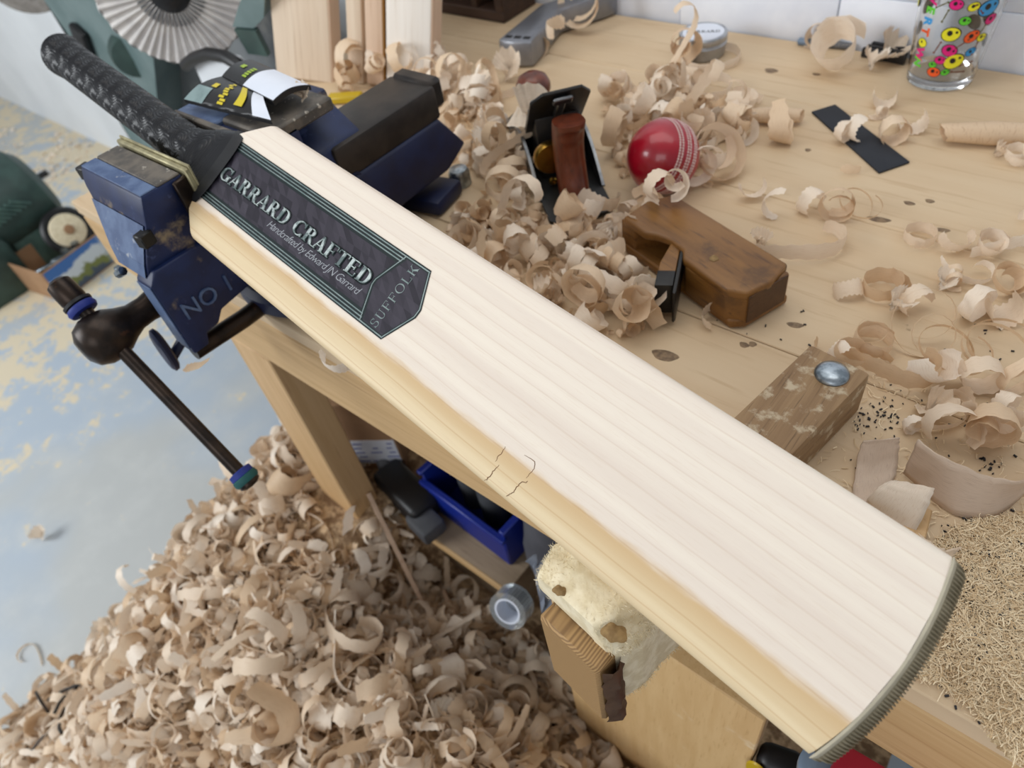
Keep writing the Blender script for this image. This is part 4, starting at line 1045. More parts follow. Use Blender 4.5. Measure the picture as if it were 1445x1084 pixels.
def slab(pxs, x, d, name, mat_, par, bev=.008):
    pts = [Px(a_, b_, x) for a_, b_ in pxs]; g = G(); b = bmesh.new()
    f = [b.verts.new(p) for p in pts]; k = [b.verts.new(p + V((-d, .0, 0))) for p in pts]; n = len(pts)
    b.faces.new(f); b.faces.new(k[::-1])
    for i in range(n): b.faces.new((f[i], k[i], k[(i + 1) % n], f[(i + 1) % n]))
    bmesh.ops.recalc_face_normals(b, faces=b.faces[:]); bmesh.ops.bevel(b, geom=b.edges[:], offset=bev, segments=2, affect='EDGES', profile=.5); g.merge(b)
    return g.build(name, mat_, par)
m0, m1 = Px(-45, 322, -2.72), Px(44, 262, -2.72)
ax_m = (m1 - m0).normalized(); g = G()
g.lathe([(0, -.16), (.11, -.16), (.135, -.14), (.14, -.11), (.14, .02), (.132, .06), (.10, .085), (0, .09)], M4(frame(ax_m.orthogonal(), ax_m.cross(ax_m.orthogonal()), ax_m), m1 - ax_m * .06), 44); mt_ = g.build('motor', m_dkgreen, gr_)
g = G()
for k in range(7):
    a_ = Px(2 + k * 7, 318 - k * 5.2, -2.575); g.tube([a_, a_ + V((.0, -.05, .035))], .005, 6)
o = g.build('cooling_rib', m_green, mt_); o['kind'] = 'stuff'
slab([(10, 338), (62, 298), (108, 296), (138, 318), (140, 345), (56, 392), (40, 372)], -2.60, .05, 'housing', m_green, gr_)
slab([(-40, 336), (8, 338), (38, 374), (58, 400), (8, 440), (-60, 470)], -2.56, .14, 'base_casting', m_dkgreen, gr_, .02)
wc2 = Px(96, 325, -2.53); wv2 = (CAM_P - wc2).normalized(); wM = M4(frame(V((0, 1, 0)), V((0, 1, 0)).cross(V((.88, .15, .45))) * -1, V((.88, .15, .45))), wc2)
g = G(); g.lathe([(0, .012), (.02, .012), (.052, .009), (.056, 0), (.05, -.01), (0, -.012)], wM, 40); pw = g.build('polishing_wheel', m_wool, gr_)
g = G(); g.lathe([(.004, .013), (.016, .0145), (.015, .017), (0, .018)], wM, 20); g.build('wheel_nut', m_card, pw)
g = G(); g.lathe([(.055, -.014), (.074, -.014), (.078, -.004), (.070, .004), (.056, .002)], wM, 40); g.build('wheel_guard', m_black, gr_)
rc = Px(141, 324, -2.53); g = G(); g.lathe([(.012, -.006), (.012, .006), (.026, .006), (.028, .0), (.026, -.006), (.012, -.006)], M4(frame(V((0, 1, 0)), V((-.5, 0, .86))), rc), 24); g.build('steel_ring', m_steel, gr_)
for k, (y, l) in enumerate(((-.075, .12), (-.035, .09))):
    o = thing('spanner', ('longer' if k == 0 else 'shorter') + ' chrome spanner resting in the front of the picture box', 'spanner', cen + bR @ V((-.02, y, .11)), bR, 'spanners in the picture box')
    g = G(); g.box((.0, -.02, .0), (.014, l, .006), Matrix.Rotation(-.3, 3, 'Z'), bev=.002); g.build('shank', m_zinc, o, local=True)
    g = G(); g.lathe([(.007, -.004), (.013, -.004), (.013, .004), (.007, .004)], Matrix.Translation((-.018, .035, 0)), 18); g.build('ring_end', m_zinc, o, local=True)

# ---------------------------------------------------------------- under the bench
cb0 = Py(455, 552, .30); cb1 = Py(556, 625, .30)
cbx = thing('cardboard_box', 'brown cardboard box with a white address label under the bench', 'box', (-.66, .34, -.46))
cR = RZ(.60)
cw, ch = .14, .17
cc = V((-.732, .334, -.374))
g = G(); g.box(cc, (cw, .13, ch), cR, bev=.003); g.build('carton', m_card, cbx)
g = G(); g.box(cc + cR @ V((.004, -.0652, -.026)), (cw * .90, .0008, .056), cR); lab = g.build('address_label', m_paper, cbx)
m_ink = MAT('blue_ink', (120, 128, 176), rough=.7)
g = G()
for k in range(5):
    for j in range(6):
        if rnd.random() < .75: g.box(cc + cR @ V((-.064 + j * .024 + rnd.uniform(-.003, .003), -.0658, -.006 - k * .0105)), (rnd.uniform(.008, .020), .0004, .003), cR)
o = g.build('printed_line', m_ink, lab); o['kind'] = 'stuff'
crate = thing('blue_crate', 'blue plastic storage bin holding tubes on the shelf under the bench', 'bin', (-.47, .34, -.46))
cR2 = RZ(-.05); c0 = V((-.480, .35, -.46))
for nm_, c, s in (('base', (0, 0, .003), (.15, .11, .005)), ('front_wall', (0, -.055, .035), (.155, .004, .07)), ('back_wall', (0, .055, .05), (.155, .004, .10)), ('side_wall', (-.077, 0, .045), (.004, .112, .09)), ('side_wall', (.077, 0, .045), (.004, .112, .09)), ('rim', (0, -.058, .07), (.165, .010, .008)), ('rim', (.08, 0, .09), (.010, .118, .006)), ('rim', (-.08, 0, .09), (.010, .118, .006))):
    g = G(); g.box(c0 + cR2 @ V(c), s, cR2, bev=.0015); g.build(nm_, m_bluecrate, crate)
for k, (x, y) in enumerate(((-.035, -.005), (.012, -.012), (.048, .02))):
    g = G(); c = c0 + V((x, y, .006)); g.lathe([(0, 0), (.020, 0), (.020, .085), (.017, .086), (.017, .06), (0, .06)], Matrix.Translation(c), 20)
    tag(g.build('grey_tube', m_greyp), ('left', 'middle', 'right')[k] + ' grey tube standing in the blue bin', 'tube', 'tubes in the blue bin')
pt = thing('power_tool', 'dark grey power tool lying at the front of the shelf', 'power tool', (-.60, .285, -.46), RZ(-.15))
g = G(); g.box((0, 0, .024), (.11, .05, .044), bev=.01, seg=3); g.build('tool_body', m_black, pt, local=True)
g = G(); g.box((.062, -.012, .02), (.05, .04, .028), bev=.006, seg=2); g.build('gear_head', m_greyp, pt, local=True)
g = G(); g.tube([(-.05, .0, .03), (-.10, .02, .03), (-.13, .05, .02)], .012, 12); g.build('tool_grip', m_greyp, pt, local=True)
bagc = V((-.345, .36, -.40))
g = G(); g.grid(32, 20, lambda a, b: bagc + V((.060 * math.cos(2 * math.pi * a) * math.sin(math.pi * b) ** .6, .07 * math.sin(2 * math.pi * a) * math.sin(math.pi * b) ** .6, -.13 * math.cos(math.pi * b))) + V((1, 1, 0)) * .006 * noise.noise(V((a * 8, b * 6, 0))), closeu=True)
tag(g.build('fabric_bag', m_greybag, angle=0), 'dark grey fabric bag slumped under the bench beside the shelf', 'bag')
tpc = Py(722, 856, .235); 
tp_ = thing('tape_roll', 'roll of clear tape under the bench at the edge of the heap', 'tape', tpc)
t = NT('clear_tape'); t.b.inputs['Transmission Weight'].default_value = .8; t.b.inputs['Roughness'].default_value = .15; t.base(lin((214, 220, 222))); m_tape = t.m
TM = M4(frame(V((.9, .2, 0)), V((.1, .5, .8))), tpc)
g = G(); g.lathe([(.018, -.012), (.026, -.012), (.026, .012), (.018, .012), (.018, -.012)], TM, 36); g.build('tape', m_tape, tp_)
g = G(); g.lathe([(.0155, -.0125), (.018, -.0125), (.018, .0125), (.0155, .0125), (.0155, -.0125)], TM, 30); g.build('core', m_paper, tp_)
g = G()
def film(a, b):
    p = Py(752, 800, .24).lerp(Py(790, 905, .20), b); return p + V((.022 * (a - .5), .02 * a, 0)) + V((0, .010 * math.sin(a * 9 + b * 4), .006 * math.sin(b * 11)))
g.grid(10, 16, film); g.grid(10, 16, lambda a, b: film(a, b) + V((0, .0006, 0))); tag(g.build('plastic_film', MAT('grey_film', (150, 158, 172), (120, 128, 142), ns=30, rough=.3)), 'crumpled grey plastic film hanging under the bench', 'film')
# bits below the toe of the bat
rb = thing('crimson_tub', 'crimson plastic tub below the front of the bench', 'tub', (.065, .17, -.33))
g = G(); c = V((.100, .165, -.185)); g.box(c, (.15, .07, .16), RZ(.05), bev=.010, seg=3); g.build('tub_body', m_red, rb)
g = G(); g.box(c + V((0, 0, .082)), (.158, .078, .010), RZ(.05), bev=.004, seg=2); g.build('lid', m_red, rb)
tm = Py(1100, 1080, .22); tmo = thing('tape_measure', 'black and yellow tape measure under the bat toe', 'tape measure', tm)
g = G(); g.box(tm, (.038, .026, .038), RZ(.3), bev=.009, seg=3); g.build('case', m_black, tmo)
for s_ in (-1, 1):
    g = G(); g.lathe([(0, 0), (.017, 0), (.016, .002), (0, .0025)], M4(Matrix.Rotation(math.pi / 2, 3, 'X'), tm + V((s_ * .014, -.0155, .002))), 22, sx=.55); g.build('side_plate', m_yellow, tmo)
bcn = Py(1166, 1092, .185); bo = thing('blue_container', 'pale blue grey round container under the bat toe', 'container', bcn - V((0, 0, .06)))
g = G(); g.lathe([(0, -.06), (.015, -.06), (.017, .004), (.0155, .008), (.0, .009)], Matrix.Translation(bcn), 32); g.build('cup', m_bluegrey, bo)
g = G(); g.lathe([(.0172, -.004), (.0185, -.002), (.0185, .006), (.0155, .0085)], Matrix.Translation(bcn), 32); g.build('rim', m_bluegrey, bo)
# ---------------------------------------------------------------- shavings
import numpy as np
def ribbon_arrays(seed, R0, R1, turns, W0, drift=0.0, cone=0.0, wob=.1, taper=.15, ragged=.06, straight=0.0, bend=0.0, n=32):
    r = random.Random(seed); nw = 3
    ph = [r.uniform(0, 6.28) for _ in range(6)]
    th = r.uniform(0, 6.28); p = V((0, 0, 0)); vs, uv, fs = [], [], []
    L = abs(turns) * 2 * math.pi * (R0 + R1) / 2 + straight
    ds = L / (n - 1); sgn = 1 if turns >= 0 else -1; cum = 0
    for i in range(n):
        f = i / (n - 1); s = f * L
        if s < straight: k = bend / max(straight, 1e-6)
        else: g_ = (s - straight) / max(L - straight, 1e-6); k = sgn / (R0 + (R1 - R0) * g_)
        k *= 1 + wob * math.sin(f * 9 + ph[0])
        th += k * ds
        d = V((math.cos(th), math.sin(th), 0)); p = p + d * ds; nn = V((-d.y, d.x, 0))
        e = min(1, min(f, 1 - f) / taper + .25) if taper > 0 else 1
        w = W0 * (.55 + .45 * e) * (1 + .08 * math.sin(f * 11 + ph[1]))
        z0 = drift * f + (W0 - w) / 2
        for j in range(nw):
            b = j / (nw - 1)
            rag = ragged * W0 * math.sin(f * 60 + ph[2] + j * 2) * (1 if j != 1 else 0)
            off = -nn * sgn * (cone * (b - .5) * W0 + .06 * W0 * (1 - (2 * b - 1) ** 2))
            vs.append(p + off + V((0, 0, z0 + w * b + rag))); uv.append((b, s / .03))
    for i in range(n - 1):
        for j in range(nw - 1):
            a = i * nw + j; fs.append((a, a + nw, a + nw + 1, a + 1))
    c = sum(vs, V()) / len(vs); c.z = W0 / 2
    vs = [v - c for v in vs]
    return vs, fs, uv
def mesh_of(arr, mat_, name='wood_shaving'):
    g = G(); g._add(arr[0], arr[1], 0, arr[2])
    me = bpy.data.meshes.new(name); g.bm.to_mesh(me); g.bm.free(); me.materials.append(mat_)
    me.polygons.foreach_set('use_smooth', [True] * len(me.polygons)); return me
KIND = {}
def reg(kind, *args, mat_=m_shav, **kw): a = ribbon_arrays(*args, **kw); KIND.setdefault(kind, []).append((a, mesh_of(a, mat_)))
for i in range(6): reg('hoop', 10 + i, .0150, .0125, 1.05 + .12 * i, .010 + .001 * (i % 3), drift=.002, cone=.15 * (i % 3), wob=.14, mat_=(m_shav, m_shavt)[i % 2])
for i in range(7): reg('curl', 30 + i, .012 + .001 * (i % 3), .006, 1.1 + .2 * (i % 3), .013 + .002 * (i % 3), drift=.004 * (i % 3), cone=.3, wob=.2, straight=.012 * (i % 3), mat_=(m_shav, m_shav, m_shavt)[i % 3])
for i in range(5): reg('helix', 50 + i, .0085, .0095, 1.7 + .4 * (i % 3), .010, drift=.018 + .006 * (i % 3), wob=.1, mat_=(m_shav, m_shavt)[i % 2])
for i in range(5): reg('strip', 70 + i, .020, .012, .45 + .1 * (i % 3), .010 + .002 * (i % 2), drift=.006, wob=.3, straight=.045, bend=.5 * (i % 3), mat_=(m_shav, m_shavt)[i % 2])
for i in range(4): reg('arch', 90 + i, .013, .011, .52 + .06 * i, .014, wob=.15, taper=.1, mat_=m_shav)
for i in range(4): reg('thread', 110 + i, .022, .016, .9 + .3 * i, .0026, drift=.012, wob=.25, n=34, mat_=m_shavt)
for i in range(3): reg('scrap', 130 + i, .010, .004, .7, .014, drift=.006, cone=.8, wob=.9, ragged=.2, mat_=m_shav)
for i in range(2): reg('roll', 150 + i, .0095, .0075, 1.5, .052, drift=.003, wob=.05, taper=0, ragged=.01, mat_=m_shavt)
for i in range(3): reg('chip', 170 + i, .03, .02, .12, .010, wob=.2, taper=.3, ragged=.08, mat_=m_shavt)
def place(kind, idx, pos, rot, scale, label, group=None, rest=True, name='wood_shaving'):
    a, me = KIND[kind][idx % len(KIND[kind])]
    o = bpy.data.objects.new(name, me); COL.objects.link(o)
    if not hasattr(scale, '__len__'): scale = (scale,) * 3
    R = rot if isinstance(rot, Matrix) else Euler(rot, 'XYZ').to_matrix()
    S = Matrix.Diagonal(scale); T = R @ S
    z = pos[2]
    if rest: z -= min((T @ v).z for v in a[0])
    o.location = (pos[0], pos[1], z); o.rotation_mode = 'QUATERNION'; o.rotation_quaternion = R.to_quaternion(); o.scale = scale
    tag(o, label, 'shaving', group); return o
H = math.pi / 2
def standing(az): return (H, 0, az)               # curl lying on its side: axis level, pointing az
# explicit shavings: pixel of the centre, kind, variant, height above bench, rotation, scale, label
EX = [
 (1298, 335, 'hoop', 0, 0, (0, .08, 2.2), (1.0, 1.0, .95), 'pale hoop shaving with a folded tail, right of the wooden plane'),
 (1350, 348, 'arch', 1, 0, (.5, .2, .4), 1.0, 'flat pale shaving folded beside the pale hoop right of the wooden plane'),
 (1398, 345, 'hoop', 2, .002, (.25, .1, .5), (.78, .78, .95), 'tilted hoop shaving near the right edge above a tan curl'),
 (1438, 335, 'strip', 0, 0, (.1, .1, 2.9), 1.2, 'long curved band shaving running to the right edge of the bench'),
 (1250, 405, 'hoop', 1, 0, (0, 0, .6), (1.12, 1.12, 1.25), 'wide pale hoop shaving with an open side, above the bolt head'),
 (1200, 412, 'arch', 0, 0, (.2, .9, 2.6), .95, 'pale curled flap at the left of the wide open hoop'),
 (1288, 432, 'arch', 3, 0, standing(1.0), (1.0, 1.0, .9), 'white arched shaving right of the wide open hoop'),
 (1262, 435, 'scrap', 1, 0, (.4, .3, 1.), 1.1, 'crumpled cream shaving tucked under the white arch'),
 (1345, 385, 'helix', 1, 0, standing(.3), .7, 'small tan tube shaving with a wavy tail near the right edge'),
 (1368, 385, 'strip', 2, 0, (.3, .1, .5), .7, 'wavy strip rising from the small tan tube shaving'),
 (1330, 400, 'scrap', 0, 0, (.1, .2, .3), .8, 'yellowish white crumb of shaving below the small tan tube'),
 (1370, 440, 'hoop', 4, 0, standing(1.25), (.95, .95, 1.1), 'pale ring shaving on edge left of a broad white roll'),
 (1412, 442, 'arch', 2, 0, standing(.6), (1.0, 1.0, 1.9), 'broad white roll of shaving at the right edge'),
 (1422, 400, 'hoop', 5, 0, (.5, .1, 1.0), (.85, .85, .7), 'thin ring shaving over a dark gap at the right edge'),
 (1230, 480, 'hoop', 3, 0, (.0, .1, 1.0), (1.0, 1.0, 1.15), 'pinkish cup shaving with a spike just above the bolted arm'),
 (1228, 468, 'thread', 0, .012, (.9, .3, .5), .5, 'thin spike of shaving standing in the pinkish cup'),
 (1205, 505, 'strip', 1, 0, (.3, .0, 1.4), .8, 'short pale strip lying against the end of the bolted arm'),
 (1178, 508, 'arch', 0, 0, standing(.9), .8, 'translucent curl leaning on the left side of the bolted arm'),
 (1150, 492, 'chip', 0, 0, (.1, .1, .7), 1.0, 'tan chip shaving left of the bolted arm'),
 (1265, 528, 'strip', 3, 0, (.05, .1, 2.75), (1.15, 1.15, 1.2), 'long pale band shaving curving right from the arm end'),
 (1318, 535, 'arch', 1, .004, (.7, .5, .9), (1.35, 1.35, 1.4), 'folded creamy yellow shaving right of the arm end'),
 (1375, 538, 'hoop', 0, .002, standing(.5), (1.0, 1.0, 1.5), 'wide glossy ring shaving right of the folded creamy one'),
 (1345, 500, 'thread', 1, 0, (.2, .1, .3), 1.15, 'loose nest of stringy shaving above the folded creamy one'),
 (1395, 485, 'thread', 2, 0, (.2, -.1, 1.6), 1.25, 'large loop of stringy shaving near the right edge'),
 (1300, 470, 'thread', 3, 0, (.8, .0, .4), 1.1, 'thin hoop of thread shaving standing above the long pale band'),
 (1312, 577, 'scrap', 2, 0, (.2, .4, .2), 1.1, 'ragged white scrap of shaving below the long pale band'),
 (1340, 585, 'strip', 4, 0, (.2, .1, .8), .7, 'pale strip trailing right from the ragged white scrap'),
 (1366, 575, 'arch', 2, 0, (1.0, .3, 1.9), (.9, .9, .6), 'leaf shaped shaving curling below the glossy ring'),
 (1410, 612, 'hoop', 2, 0, (0, .0, 2.0), (.62, .62, 1.75), 'small white cup shaving standing at the right edge'),
 (1412, 575, 'curl', 3, 0, standing(1.2), .9, 'creamy loop just above the small white cup'),
 (1432, 545, 'hoop', 3, 0, standing(.9), (1.0, 1.0, .8), 'flat wound ring at the right edge beside the glossy ring'),
 (1285, 600, 'curl', 0, 0, standing(.8), .62, 'small tight spiral shaving right of the bolted arm'),
 (1340, 612, 'arch', 3, .006, (.9, .4, .2), (1.3, 1.3, 1.6), 'twisted tan shaving with dark stripes behind the thick rind'),
 (1385, 618, 'curl', 2, 0, standing(.2), 1.0, 'tan curl with a frayed tip behind the thick rind'),
 (1203, 193, 'arch', 0, .0024, standing(1.1), (1.0, 1.0, 1.15), 'white arched shaving standing on the black card'),
 (1187, 190, 'curl', 1, .0024, standing(1.3), .8, 'white curl beside the arched shaving on the black card'),
 (1262, 192, 'hoop', 1, 0, standing(.55), (.95, .95, 1.7), 'white coiled shaving at the right edge of the black card, nearer coil'),
 (1288, 178, 'arch', 1, 0, standing(.55), (1.1, 1.1, 1.5), 'white coiled shaving at the right edge of the black card, farther coil'),
 (1247, 143, 'arch', 2, 0, standing(.3), (1.0, 1.0, 1.5), 'pale rolled shaving above the black card near the glass'),
 (1240, 160, 'curl', 4, 0, standing(1.0), .6, 'small curl below the pale roll near the glass'),
 (1395, 196, 'roll', 0, 0, standing(1.95), (1.0, 1.0, 1.7), 'long tan tube of rolled shaving pointing to the right edge'),
 (1436, 222, 'hoop', 4, 0, (.1, .1, 0), (.75, .75, .9), 'small white ring shaving at the right edge below the long tube'),
 (1408, 215, 'scrap', 0, 0, (.5, .2, 1.2), .7, 'wispy scrap of shaving beside the small white ring'),
 (1142, 292, 'arch', 3, 0, standing(1.25), 1.0, 'tan arch shaving, leftmost of three below the black card'),
 (1180, 302, 'hoop', 5, 0, standing(.35), (1.0, 1.0, .9), 'flattened tan hoop, middle of three below the black card'),
 (1213, 292, 'thread', 1, 0, (.3, .2, .3), .9, 'thin brown loop, rightmost of three below the black card'),
 (1062, 272, 'arch', 1, .002, (1.2, .3, .6), 1.0, 'white strip shaving crossing another right of the ball'),
 (1085, 300, 'arch', 0, 0, standing(.15), (1.25, 1.25, .8), 'white band shaving lying under the crossed strip right of the ball'),
 (1072, 340, 'scrap', 1, 0, (.2, .1, .3), .8, 'translucent curl of shaving right of the wooden plane top'),
 (1135, 355, 'strip', 0, 0, (.15, .05, 2.6), (1.45, 1.45, 1.5), 'long flat strip shaving right of the wooden plane'),
 (1052, 143, 'hoop', 2, 0, (0, .05, .4), (1.05, 1.05, 1.1), 'cream ring shaving lying flat on clear bench above the drift'),
 (1093, 195, 'curl', 5, 0, standing(2.0), 1.1, 'open cream curl left of the black card'),
 (1093, 168, 'roll', 1, 0, standing(1.95), (.8, .8, 1.0), 'thin tan tube with a dark end left of the black card'),
 (1200, 240, 'chip', 1, 0, (.0, .1, .5), 1.0, 'flat tan chip below the black card'),
 (998, 82, 'hoop', 0, 0, (0, .02, 1.2), (2.6, 2.6, 1.0), 'cream ring shaving lying round the foot of the balm tin'),
 (963, 90, 'curl', 2, 0, standing(.7), 1.3, 'orange tinted curl in front of the balm tin'),
 (985, 125, 'strip', 2, 0, (.1, .05, .2), (1.6, 1.6, 1.2), 'long tan band in an arc below the balm tin'),
 (1178, 88, 'hoop', 2, 0, (.55, -.35, .3), (1.75, 1.75, 2.8), 'large tan bowl shaped shaving leaning near the back wall'),
 (1150, 60, 'curl', 3, 0, standing(.3), 1.4, 'tan curl behind the large bowl shaped shaving'),
 (1190, 62, 'thread', 3, .03, (1.2, .2, .2), .45, 'thin loop standing above the large bowl shaped shaving'),
 (1248, 82, 'scrap', 2, 0, (.3, .5, .9), 1.8, 'crumpled white shaving left of the pint glass'),
 (1228, 95, 'scrap', 1, 0, (.3, .2, 2.0), 1.3, 'torn pale shaving in front of the crumpled one by the glass'),
 (822, 28, 'hoop', 5, .01, (1.1, -.2, .2), (2.1, 2.1, .55), 'big thin hoop shaving leaning on the silver tool'),
 (763, 74, 'hoop', 1, 0, standing(1.3), (.95, .95, 1.0), 'small cream ring beside the front of the silver tool'),
 (780, 45, 'arch', 0, .03, (.1, .1, .3), 1.3, 'cream band lying across the silver tool'),
 (718, 108, 'scrap', 0, 0, (.3, .3, .2), 1.7, 'wavy white shaving just in front of the silver tool'),
 (985, 252, 'hoop', 2, .006, standing(.9), (1.35, 1.35, .8), 'thin pale ring standing against the right of the ball'),
 (1012, 240, 'hoop', 4, 0, (.7, .5, .7), (1.8, 1.8, 1.2), 'large pale hoop right of the ball'),
 (928, 270, 'arch', 3, .048, standing(1.2), (1.05, 1.05, 1.0), 'pale arch shaving hooked over the end of the wooden plane'),
 (955, 270, 'curl', 6, .045, (1.2, .3, .5), 1.15, 'curled ribbon on the wooden plane in front of the ball'),
 (908, 300, 'arch', 1, .03, standing(1.4), 1.2, 'pale curl hanging from the left end of the wooden plane'),
 (1000, 448, 'arch', 0, 0, (.3, .0, .2), .9, 'curved white shaving under the heel of the wooden plane'),
 (838, 285, 'strip', 3, .004, (.4, .1, 2.5), (1.1, 1.1, 1.2), 'zigzag pale shaving across the heel of the metal plane'),
 (748, 160, 'scrap', 2, .05, (.9, .3, .4), 2.2, 'white crumpled shaving caught on the metal plane below its knob'),
]
for (px, py, kd, ix, z, rot, sc, lab) in EX:
    p = P(px, py, z + .005); place(kd, ix, (p.x, p.y, z), rot, sc, lab)
# three broad thick peelings beside the bat
def broad(name, px, py, R, arc_, Wd, rot, mat_, lab, n=30, cone=0.0, sc=(1, 1, 1)):
    a = ribbon_arrays(hash(name) % 97 + int(px), R, R * 1.15, arc_, Wd, wob=.12, taper=.05, ragged=.02, n=n, cone=cone)
    g = G(); g._add(a[0], a[1], 0, a[2]); me = bpy.data.meshes.new('wood_peeling'); g.bm.to_mesh(me); g.bm.free(); me.materials.append(mat_)
    me.polygons.foreach_set('use_smooth', [True] * len(me.polygons))
    o = bpy.data.objects.new('wood_peeling', me); COL.objects.link(o); o.scale = sc
    md = o.modifiers.new('thick', 'SOLIDIFY'); md.thickness = .0012
    R_m = Euler(rot, 'XYZ').to_matrix(); zz = min((R_m @ v).z for v in a[0]); p = P(px, py, .012)
    o.location = (p.x, p.y, -zz + .001); o.rotation_euler = rot; tag(o, lab, 'shaving')
def broad2(pts_lo, pts_hi, mat_, lab, n=28, sag=.0):
    # ribbon lofted between two 3-D edge curves
    def cr(pts, f):
        k = f * (len(pts) - 1); i = min(int(k), len(pts) - 2); t_ = k - i
        p0 = pts[max(i - 1, 0)]; p1 = pts[i]; p2 = pts[i + 1]; p3 = pts[min(i + 2, len(pts) - 1)]
        return .5 * ((2 * p1) + (p2 - p0) * t_ + (2 * p0 - 5 * p1 + 4 * p2 - p3) * t_ * t_ + (3 * p1 - p0 - 3 * p2 + p3) * t_ ** 3)
    g = G()
    def f(a, b):
        q = cr(pts_lo, a).lerp(cr(pts_hi, a), b); w = noise.noise(V((a * 9, b * 5, len(lab)))) * .0012
        return q + V((w, w, w))
    nv = 8; vs, fs, us = [], [], []
    for i in range(n):
        for j in range(nv): vs.append(f(i / (n - 1), j / (nv - 1))); us.append((j / (nv - 1) * 2, i / 14))
    for i in range(n - 1):
        for j in range(nv - 1): a = i * nv + j; fs.append((a, a + nv, a + nv + 1, a + 1))
    g._add(vs, fs, 0, us); o = g.build('wood_peeling', mat_, angle=0, flip=False)
    md = o.modifiers.new('thick', 'SOLIDIFY'); md.thickness = .0012; md.offset = 0
    tag(o, lab, 'shaving'); return o
lo = [P(1275, 668, .002), P(1300, 690, .0015), P(1325, 712, .001), P(1352, 728, .001), P(1385, 730, .001), P(1415, 722, .001), P(1445, 695, .002), P(1470, 660, .004)]
hi = [P(1296, 620, .030), P(1312, 634, .031), P(1335, 648, .031), P(1362, 658, .030), P(1392, 672, .026), P(1410, 676, .026), P(1445, 678, .024), P(1470, 650, .022)]
broad2(lo, hi, m_rind, 'thick pinkish grey rind of peeled wood standing on edge near the bat toe')
lo = [P(1200, 715, .004), P(1204, 690, .002), P(1208, 660, .004), P(1213, 632, .012), P(1220, 622, .016)]
hi = [P(1258, 700, .002), P(1262, 680, .001), P(1266, 655, .003), P(1268, 630, .012), P(1270, 618, .017)]
broad2(lo, hi, m_rind, 'flat pinkish peeling with a ribbed surface beside the bat edge')
lo = [P(1218, 715, .004), P(1228, 700, .018), P(1245, 684, .024), P(1262, 678, .022)]
hi = [P(1286, 758, .001), P(1300, 735, .012), P(1312, 708, .020), P(1318, 690, .021)]
broad2(lo, hi, m_shav, 'broad cream peeling rolled over beside the upper edge of the bat')
lo = [P(1288, 775, .001), P(1305, 790, .001), P(1330, 800, .002)]; hi = [P(1296, 752, .006), P(1330, 775, .010), P(1357, 772, .010)]
broad2(lo, hi, m_shav, 'pale torn shaving poking out beside the toe corner of the bat')
lo = [P(1345, 812, .001), P(1365, 830, .001), P(1378, 838, .001)]; hi = [P(1352, 795, .004), P(1368, 806, .004), P(1380, 822, .003)]
broad2(lo, hi, m_shavt, 'small tan flake lying on sawdust just past the bat toe corner')
sl = P(1280, 785, .002); g = G(); g.box(P(1284, 770, .0035), (.014, .06, .006), RZ(.15), bev=.001)
tag(g.build('wood_strip', m_leg), 'thin straight strip of wood lying beside the bat near the sawdust', 'offcut')

# random drift round the planes
WORDS = {'hoop': 'ring shaped shaving', 'curl': 'tightly curled shaving', 'helix': 'corkscrew shaving', 'strip': 'long strip shaving', 'arch': 'short arched shaving', 'scrap': 'crumpled shaving'}
def desc(kd, ix): return ('tan ' if KIND[kd][ix % len(KIND[kd])][1].materials[0] == m_shavt else 'pale ') + WORDS[kd]
def drift_region(x, y):
    px, py, _ = proj((x, y, 0))
    if px > 860 and py < 285: return 'behind the red ball'
    if py > 330 and px > 790: return 'in front of the wooden plane'
    if px < 640: return 'beside the vise'
    if py < 215: return 'round the metal plane knob' if px < 760 else 'right of the metal plane'
    return 'between the bat and the metal plane'
def inside(pt, poly):
    x, y = pt; c = False; n = len(poly)
    for i in range(n):
        x1, y1 = poly[i]; x2, y2 = poly[(i + 1) % n]
        if (y1 > y) != (y2 > y) and x < (x2 - x1) * (y - y1) / (y2 - y1) + x1: c = not c
    return c
drift = [(P(x, y).x, P(x, y).y) for x, y in ((545, 275), (590, 235), (640, 200), (610, 130), (650, 110), (690, 130), (712, 170), (760, 275), (800, 320), (880, 300), (870, 230), (862, 180), (852, 120), (900, 135), (960, 110), (1000, 150), (1065, 190), (1050, 215), (1000, 200), (1010, 260), (985, 270), (890, 330), (900, 420), (940, 455), (905, 475), (850, 485), (780, 450), (690, 385))]
def blocked(x, y):
    q = PR.transposed() @ (V((x, y, 0)) - V((-.376, .478, 0)))
    if -.01 < q.x < .26 and abs(q.y) < .035: return True
    q = WR.transposed() @ (V((x, y, 0)) - V((-.312, .447, 0)))
    if -.01 < q.x < .18 and -.012 < q.y < .065: return True
    if (V((x, y, 0)) - V((bc.x, bc.y, 0))).length < .044: return True
    if x < -.50 and y < .50 and x < -.50 + 0 and abs(x + .56) < .075: return True
    return False
kinds = ['curl', 'curl', 'hoop', 'helix', 'strip', 'arch', 'scrap', 'curl', 'hoop', 'arch']
xs = [p[0] for p in drift]; ysd = [p[1] for p in drift]
GL = 'loose shavings in the drift round the hand planes'
n_ = 0; tries = 0
extra = []
